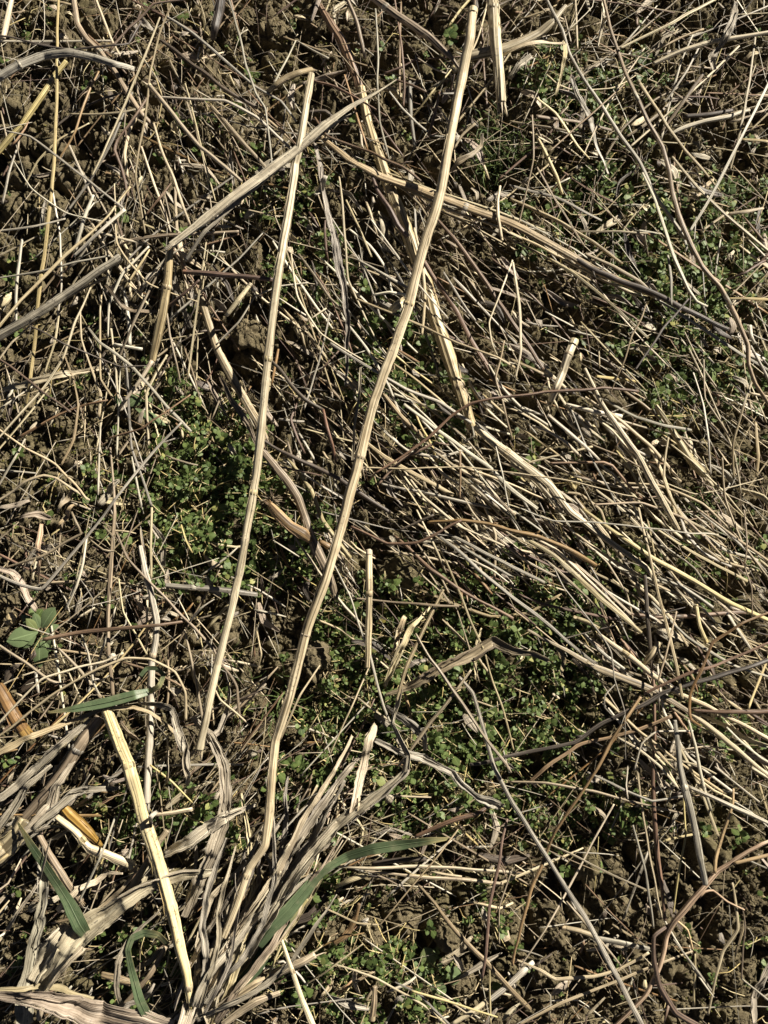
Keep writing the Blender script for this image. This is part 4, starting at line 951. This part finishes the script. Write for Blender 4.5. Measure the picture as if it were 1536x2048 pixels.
def sprig(mb, p, rs, size, pairs, lean, leanaz, stemmat=1, mat=0):
    H = size*(.5+.55*pairs)*.55; d = np.array([math.cos(leanaz)*math.sin(lean), math.sin(leanaz)*math.sin(lean), math.cos(lean)])
    Pp = np.array([p, p+d*H*.5+rs.randn(3)*size*.06, p+d*H]); sweep(mb, Pp, np.array([.00055, .0005, .0004]), 4, mat=stemmat)
    az0 = rs.rand()*6.28
    for k in range(pairs):
        t = (k+1)/pairs; c = p + (Pp[2]-p)*(.25+.75*t); L = size*(1.05-.45*t)*(.8+.4*rs.rand())
        for s in (0, math.pi):
            put_leaf(mb, c + rs.randn(3)*size*.04, az0+k*1.45+s+rs.randn()*.3, .05+.55*t**2+rs.randn()*.28, rs.randn()*.35, L*(.8+.35*rs.rand()), .85+.5*rs.rand(), mat=mat)
mb = MB(); rs = np.random.RandomState(3); n = 0; stemlist = []
for k in range(60000):
    px, py = rs.rand()*1620-40, rs.rand()*2140-40
    d = blob(px, py, CHICK); d = max(d, .022)*(.5+1.3*max(0, vn(px/60, py/60, 77)+.35))
    if rs.rand() > d*.42: continue
    g0 = at(px, py); z = float(terrain(g0[0], g0[1])) + .002 + .010*rs.rand()
    sprig(mb, np.array([g0[0], g0[1], z]), rs, .0038+.0068*rs.rand()**2.2, rs.randint(2, 5), .15+.7*rs.rand(), rs.rand()*6.28); n += 1
    if rs.rand() < .5:
        a = rs.rand()*6.28; L = .01+.03*rs.rand(); e = g0[:2]+np.array([math.cos(a), math.sin(a)])*L; q = np.array([[g0[0], g0[1], z+.002], [(g0[0]+e[0])/2, (g0[1]+e[1])/2, z+.006], [e[0], e[1], float(terrain(e[0], e[1]))+.002]])
        q, _ = catmull(q, .004); sweep(mb, q, .00045, 4, mat=1)
print('sprigs', n)
tag(mb.build('chickweed', [MATS['chickweed_green'], MATS['fibre_y']]), 'low mat of small oval bright green leaves growing between the straws', 'ground cover', kind='stuff')
# fine grass and moss
MOSS = [(80,830,110,100,.8),(560,110,90,80,1),(60,950,80,90,.6),(740,60,80,70,.7),(860,60,90,50,.6),(60,330,80,80,.4),(400,300,70,80,.4),(1440,1990,60,50,.6),(1500,1750,60,80,.4),(390,1180,40,30,.8),(900,1800,60,50,.5),(140,1730,30,40,.7),
 (990,1830,60,40,.4),(690,800,60,50,.3),(640,640,50,60,.3),(1500,1580,60,50,.4),(1010,560,70,50,.3),(250,900,80,60,.3),(500,720,50,50,.3),(620,1920,70,60,.4),(440,440,60,50,.3),(100,560,60,60,.25),(780,130,70,50,.7)]
mb = MB(); n = 0
for k in range(30000):
    px, py = rs.rand()*1560-10, rs.rand()*2070-10
    if rs.rand() > blob(px, py, MOSS)*.8*(1.2*max(0, vn(px/25, py/25, 78)+.45)): continue
    g0 = at(px, py); z = float(terrain(g0[0], g0[1])); n += 1
    for b in range(5):
        put_leaf(mb, np.array([g0[0]+rs.randn()*.0008, g0[1]+rs.randn()*.0008, z]), rs.rand()*6.28, .3+1.0*rs.rand(), 0, .0013+.0016*rs.rand(), .5)
print('moss', n)
tag(mb.build('moss', MATS['moss_green']), 'olive moss tufts on the soil clods', 'moss', kind='stuff')
mb = MB()
for cx, cy, rx, ry, nn in ((1000,290,55,60,150),(980,330,40,30,60),(1410,1000,50,30,40),(1390,770,40,50,50),(345,1140,30,40,40),(225,690,30,60,10),(560,1400,40,60,40),(1150,200,60,40,40),(450,1330,30,40,14),(490,1400,20,60,14),(1440,620,40,40,30)):
    for k in range(nn):
        px, py = cx+rs.randn()*rx*.5, cy+rs.randn()*ry*.5; g0 = at(px, py); z = float(terrain(g0[0], g0[1])); a = rs.rand()*6.28; L = .008+.022*rs.rand(); hh = .005+.01*rs.rand()
        P = np.array([[g0[0], g0[1], z], [g0[0]+math.cos(a)*L*.4, g0[1]+math.sin(a)*L*.4, z+hh], [g0[0]+math.cos(a+.2)*L*.8, g0[1]+math.sin(a+.2)*L*.8, z+hh*1.2], [g0[0]+math.cos(a+.4)*L*1.1, g0[1]+math.sin(a+.4)*L*1.1, z+hh*.8]])
        P, t = catmull(P, .004); V, Q, UV, _ = ribbon(P, .0007*(1.05-t), rs, .0001, 3, .3, 0, .5, 0, 0, 0); mb.add(V, Q, UV)
tag(mb.build('fine_grass', MATS['chickweed_green']), 'thin bright grass tufts among the straws', 'grass', kind='stuff')

# ---------------------------------------------------------------- single plants with leaves of their own
def plant(name, label, px, py, leaves, mat, cat='plant', z0=.022, stem=True, big=True):
    c = at(px, py); c[2] = float(terrain(c[0], c[1])) + z0*.7; e = bpy.data.objects.new(name, None); COL.objects.link(e); e.location = c; e.empty_display_size = .01; tag(e, label, cat)
    b = MB(); sweep(b, np.array([c-[0, 0, .012], c-[0, 0, .002], c+[0, 0, .004]]), np.array([.0016, .0014, .0009]), 8); b.build('stem', MATS['chickweed_green'], e, origin=c)
    for (lx, ly, tx, ty, w, el, roll) in leaves:
        w *= .78
        a = at(lx, ly, c[2]+.004); t = at(tx, ty, c[2]+.004); v = t-a; L = np.linalg.norm(v); mb = MB()
        V = BT*np.array([L, L*w, L]); V2 = V @ rot(math.atan2(v[1], v[0]), el, roll); V2 = V2/1; V2[:, :2] *= 1/max(.5, math.cos(el))
        P = V2 + a
        K = len(P); mb.add(np.concatenate([P, P-[0, 0, .00025]]), np.concatenate([BQ, BQ[:, ::-1]+K]), np.concatenate([BUV, BUV[:, ::-1]]))
        o = mb.build('leaf', mat, e, origin=a)
        m2 = MB(); sweep(m2, P[[2+5*i for i in range(7)]]+[0, 0, .0001], np.linspace(.0003, .00008, 7), 5, .6); m2.build('midrib', mat, o, origin=a)
    return e
RG = MATS['rosette_green']
def child_fix(): pass
plant('rosette_plant', 'rosette of broad oval pale green leaves near the left edge', 80, 1268,
 [(76,1264,15,1281,1.15,.15,.2),(84,1256,112,1216,1.2,.35,-.2),(76,1262,57,1238,.95,.4,.1),(80,1256,70,1226,.9,.3,0),(72,1272,45,1296,.9,.1,0),(80,1275,78,1334,1.1,.1,.1),(84,1270,97,1304,1.0,.1,-.2),(88,1266,118,1250,.8,.2,0),(84,1270,110,1290,.9,.2,.3),(76,1258,42,1230,.8,.1,0)], RG)
plant('seedling', 'dark leaved seedling with four broad oval leaves near the bottom centre', 872, 1945,
 [(866,1940,829,1922,1.5,.3,.2),(866,1934,850,1890,1.2,.5,.1),(874,1950,878,1998,1.25,.15,.2),(884,1948,925,1956,1.5,.05,0),(864,1952,856,1975,.8,.1,0),(872,1940,884,1925,.9,.5,0)], RG)
plant('seedling', 'small bright green seedling inside the hooked green blade', 272, 1912,
 [(272,1912,262,1896,1.5,.2,0),(274,1912,290,1918,1.2,.2,0),(270,1916,268,1940,1.2,.2,0),(274,1908,282,1896,1.2,.5,0)], MATS['chickweed_green'])
plant('seedling', 'pointed leaved green seedling in the upper right among bleached straws', 1288, 132,
 [(1288,128,1286,106,.9,.3,0),(1288,130,1270,118,.8,.3,0),(1292,128,1308,118,1.0,.3,0),(1290,134,1306,146,.9,.2,0),(1288,140,1290,162,.9,.1,0),(1284,134,1268,140,.8,.2,0)], MATS['chickweed_green'])
plant('seedling', 'upright sprig of paired oval leaves right of the thickest yellow stalk', 410, 1640,
 [(408,1600,414,1588,1.4,.4,0),(416,1600,430,1594,1.4,.3,0),(406,1618,390,1622,1.4,.2,0),(412,1616,426,1612,1.4,.2,0),(400,1640,388,1628,1.4,.1,0),(410,1640,428,1634,1.3,.2,0),(404,1656,396,1676,1.4,.2,0),(410,1656,430,1650,1.3,.2,0),(402,1672,396,1688,1.3,.1,0)], MATS['chickweed_green'])
plant('seedling', 'two pale leaved seedling standing where the kinked pale piece ends', 262, 806,
 [(256,812,284,792,1.3,.3,0),(250,814,226,790,.7,.3,0),(288,800,305,798,1.7,.2,0),(270,816,330,850,.45,.05,0)], RG)
plant('seedling', 'yellowing pair of oval leaves right of the upright hollow stub', 765, 1225,
 [(752,1215,778,1218,1.5,.2,.2),(758,1240,774,1238,1.5,.2,0),(800,1212,816,1206,1.2,.3,0)], MATS['moss_green'])
plant('seedling', 'small dark leaved seedling under the broadest striped straw', 1255, 1190,
 [(1250,1188,1246,1170,1.4,.3,0),(1250,1196,1276,1212,1.3,.1,0),(1262,1188,1284,1180,1.4,.2,0),(1246,1192,1222,1198,1.0,.2,0)], MATS['chickweed_green'])
# the loose soil clod and other lumps
def lump(name, label, cat, px, py, r, mat, seed, sq=.75, z0=.004, sub=5):
    import bmesh
    bm = bmesh.new(); bmesh.ops.create_icosphere(bm, subdivisions=sub, radius=1); V = np.array([v.co[:] for v in bm.verts]); T = np.array([[v.index for v in f.verts] for f in bm.faces]); bm.free()
    k = mm_px(at(px, py)); R_ = r*k; d = 1 + .5*vn(V[:, 0]*1.3+seed, V[:, 1]*1.3+V[:, 2], 1) + .3*vn(V[:, 0]*3+V[:, 2]*2, V[:, 1]*3+seed, 2) + .16*vn(V[:, 0]*8+V[:, 2]*5, V[:, 1]*8-V[:, 2]*4+seed, 3) + .10*vn(V[:, 0]*19+V[:, 2]*11, V[:, 1]*19-V[:, 2]*13, 4)
    V = V*d[:, None]*np.array([R_, R_*1.05, R_*sq]); c = at(px, py); c[2] = float(coarse(c[0], c[1])) + z0
    mb = MB(); mb.add(V+c, None, None, T); return tag(mb.build(name, mat, origin=c), label, cat)
lump('soil_clod', 'rounded brown soil clod lying right of the upright hollow stub', 'clod', 800, 1150, 38, MATS['soil'], 4)
lump('soil_clod', 'smaller brown soil clod lying under the ribbed dark stem at bottom middle', 'clod', 895, 1870, 24, MATS['soil'], 9)
lump('soil_clod', 'crumbly brown soil clod left of the long dark striped stem', 'clod', 1180, 1735, 32, MATS['soil'], 14)
lump('soil_clod', 'brown soil clod between the two long pale stalks, upper part', 'clod', 500, 670, 34, MATS['soil'], 21)
lump('soil_clod', 'crumbly brown clod left of the long pale stalk near its lower half', 'clod', 625, 1320, 34, MATS['soil'], 33)
lump('seed_head', 'pale yellow seed husk lying in the right hand straw fan', 'seed husk', 1138, 968, 13, MATS['fibre_y'], 40, .8, .012, 4)
lump('pebble', 'small pale yellow pebble above the broad leaved rosette', 'pebble', 31, 1238, 11, MATS['fibre_y'], 44, .7, .010, 4)
lump('snail_shell', 'tiny white shell on the arching cream stem', 'shell', 247, 1310, 7, MATS['fibre_w'], 48, .8, .032, 4)
# root ball of the husk
mb = MB(); c = at(543, 1000, .012); rs = np.random.RandomState(8)
for k in range(70):
    d = rs.randn(3); d /= np.linalg.norm(d); L = .006+.010*rs.rand(); e = rs.randn(3)*.004
    P, t = catmull(np.array([c+d*.002, c+d*L*.6+e*.5, c+d*L+e]), .002); sweep(mb, P, .0006*(1.1-t), 4)
tag(mb.build('root_ball', MATS['fibre_t'], origin=c), 'brown tangled root ball at the upper end of the orange husk', 'root ball')

# ---------------------------------------------------------------- litter: broken straws too many to count, chaff, rootlets, crumbs
BARE = [(75,380,75,200,.85),(60,560,60,70,.6),(500,680,70,60,.9),(600,1340,90,130,.9),(820,1150,70,60,.9),(1420,1850,140,230,.93),(1200,1850,200,150,.7),(1480,1990,90,90,.8),(900,1900,200,160,.7),(1500,1700,60,120,.8),(75,620,60,120,.7),(150,230,80,90,.6),(1180,1760,90,120,.8),(900,1850,160,110,.8),(700,1850,120,90,.6),(60,900,90,90,.5),(560,110,70,70,.7),
        (100,80,90,80,.5),(1010,600,60,50,.5),(1330,1950,120,80,.6),(930,1400,230,190,.85),(430,1000,160,160,.8),(1010,1560,140,80,.6),(1370,560,120,100,.5),(830,80,90,70,.7),(390,60,70,60,.4),(1180,1430,90,70,.9),(640,1180,60,60,.5),(850,1990,160,60,.5)]
DIRS = [(1150,1000,330,-40,14),(1000,700,250,-42,18),(1350,1250,250,-38,22),(900,1000,220,-36,18),(1400,300,250,-35,60),(1250,150,250,30,40),(150,500,220,62,24),(250,250,220,-60,50),(350,350,160,-62,25),(700,500,180,-60,24),(620,200,200,-50,60),
        (1300,1700,260,-75,40),(600,1000,200,-55,25),(200,1150,250,60,55),(150,1500,200,40,25),(900,1700,250,10,30),(1450,900,200,-60,30),(600,1700,150,50,16),(1100,1900,300,35,60)]
def direction(px, py, rs):
    w = [math.exp(-((px-a)**2+(py-b)**2)/(2*(r*.7)**2))+1e-9 for a, b, r, _, _ in DIRS]; s = sum(w); w = [a/s for a in w]
    k = rs.choice(len(DIRS), p=w); return DIRS[k][3]+rs.randn()*DIRS[k][4]
STR = [MATS['fibre_'+c] for c in 'pswtgybdo']; rs = np.random.RandomState(17)
PW = np.array([.20, .11, .13, .18, .11, .03, .11, .04, .09])
def litter(name, label, count, wr, lr, hr, seed, m=6, bare=1.0, pw=PW, cat='straw litter', mb=None, keep=False):
    rs = np.random.RandomState(seed); mb = mb or MB(); n = 0
    while n < count:
        px, py = rs.rand()*1760-110, rs.rand()*2280-110
        if rs.rand() < blob(px, py, BARE)*bare: continue
        a = math.radians(direction(px, py, rs)); L = lr[0]+(lr[1]-lr[0])*rs.rand()**1.7; w = wr[0]+(wr[1]-wr[0])*rs.rand()**2.5; k = 4; pts = []
        bend = rs.randn()*.12 if rs.rand() < .75 else rs.randn()*.7; x, y = px-math.cos(a)*L/2, py+math.sin(a)*L/2
        for i in range(k+1):
            pts.append((x, y)); x += math.cos(a)*L/k; y -= math.sin(a)*L/k; a += bend/k*(3 if i == rs.randint(k) else .4)
        q = np.array([at(*p) for p in pts]); z = coarse(q[:, 0], q[:, 1]); z = np.linspace(z[0], z[-1], k+1)*.7 + z.mean()*.3 + (hr[0]+(hr[1]-hr[0])*rs.rand()**1.5)*.001 + (rs.rand()-.5)*.012*np.linspace(-1, 1, k+1)*min(1, L/150)
        P = np.array([at(p[0], p[1], zz) for p, zz in zip(pts, z)])
        P, t = catmull(P, .008 if L > 60 else .006); kk = (CAM_H-P[:, 2])/F
        sweep(mb, P, w*kk/2*np.interp(t, [0, .08, .9, 1], [.7, 1, .95, .55])*(1+.2*(rs.rand(len(P))-.5)), m, .25+.65*rs.rand(), 2, .10, True, rs.choice(len(STR), p=pw), rs.randn()*20, rs.rand()*6); n += 1
    if keep: return mb
    return tag(mb.build(name, STR), label, cat, kind='stuff')
SM = litter('', '', 1350, (1.4, 5.6), (60, 330), (2, 28), 5, bare=.97, keep=True)
litter('straw_litter', 'loose broken straws heaped in every direction over the soil', 1500, (1.2, 5.6), (14, 75), (-8, 17), 6, bare=.9, mb=SM)
litter('chaff', 'tiny pale chaff flakes and splinters on the soil', 3600, (1.0, 3.4), (6, 26), (-18, 2), 7, 4, .55)
litter('rootlets', 'hair thin dry rootlets and fibres over the soil', 2900, (.8, 2.0), (30, 200), (-6, 18), 8, 4, .88, np.array([.2, .1, .12, .2, .13, .03, .16, .04, .02]), 'rootlets')
# small torn dry leaf bits
mb = MB(); rs = np.random.RandomState(23); LM = [MATS['fibre_'+c] for c in 'lnpkd']
for n in range(620):
    px, py = rs.rand()*1640-50, rs.rand()*2150-50
    if rs.rand() < blob(px, py, BARE)*.8: continue
    a = math.radians(direction(px, py, rs)); L = 20+90*rs.rand()**2; g0 = at(px, py); g0[2] = base_z(g0)+.001+.014*rs.rand(); k = mm_px(g0); d = np.array([math.cos(a), math.sin(a), (rs.rand()-.5)*.4])*L*k; s = np.array([-d[1], d[0], 0])*(rs.rand()-.5)*.8
    P, t = catmull(np.array([g0-d/2, g0+s*.5+[0, 0, .003*rs.rand()], g0+d/2]), .004); w = (3+5*rs.rand())*k*np.sin(np.clip(t*2.6+.3, 0, math.pi))+.0003
    V, Q, UV, _ = ribbon(P, w, rs, .0002, 7, .3*rs.rand(), rs.randn()*.6, rs.randn()*.6, .12, .5, .5); mb.add(V, Q, UV, mat=rs.randint(len(LM)))
tag(mb.build('leaf_scraps', LM), 'small curled torn dry leaf scraps in the straw', 'leaf litter', kind='stuff')
# crumbs of soil
import bmesh
bm = bmesh.new(); bmesh.ops.create_icosphere(bm, subdivisions=1, radius=1); IV = np.array([v.co[:] for v in bm.verts]); IT = np.array([[v.index for v in f.verts] for f in bm.faces]); bm.free()
rs = np.random.RandomState(29); CN = 120000
PX, PY = rs.rand(CN)*1640-50, rs.rand(CN)*2150-50
keep = vn(PX/40, PY/40, 55) > -.35+.5*rs.rand(CN); PX, PY = PX[keep], PY[keep]; CN = len(PX)
x_, y_ = (PX-768)/F, -(PY-1024)/F; dy_, dz_ = y_*ct+st, y_*st-ct; k_ = -CAM_H/dz_; gx_, gy_ = x_*k_, CAM_Y+dy_*k_
r_ = .0005+.0021*rs.rand(CN)**3; zz = terrain(gx_, gy_)
V = IV[None]*(1+.55*(rs.rand(CN, len(IV))-.5))[..., None]*r_[:, None, None]*(.7+.6*rs.rand(CN, 1, 3)) + np.stack([gx_, gy_, zz+r_*.3], -1)[:, None]
T_ = IT[None] + (np.arange(CN)*len(IV))[:, None, None]
mb = MB(); mb.add(V.reshape(-1, 3), None, None, T_.reshape(-1, 3))
tag(mb.build('soil_crumbs', MATS['soil'], smooth=False), 'loose crumbs of brown soil over the ground', 'soil crumbs', kind='stuff')
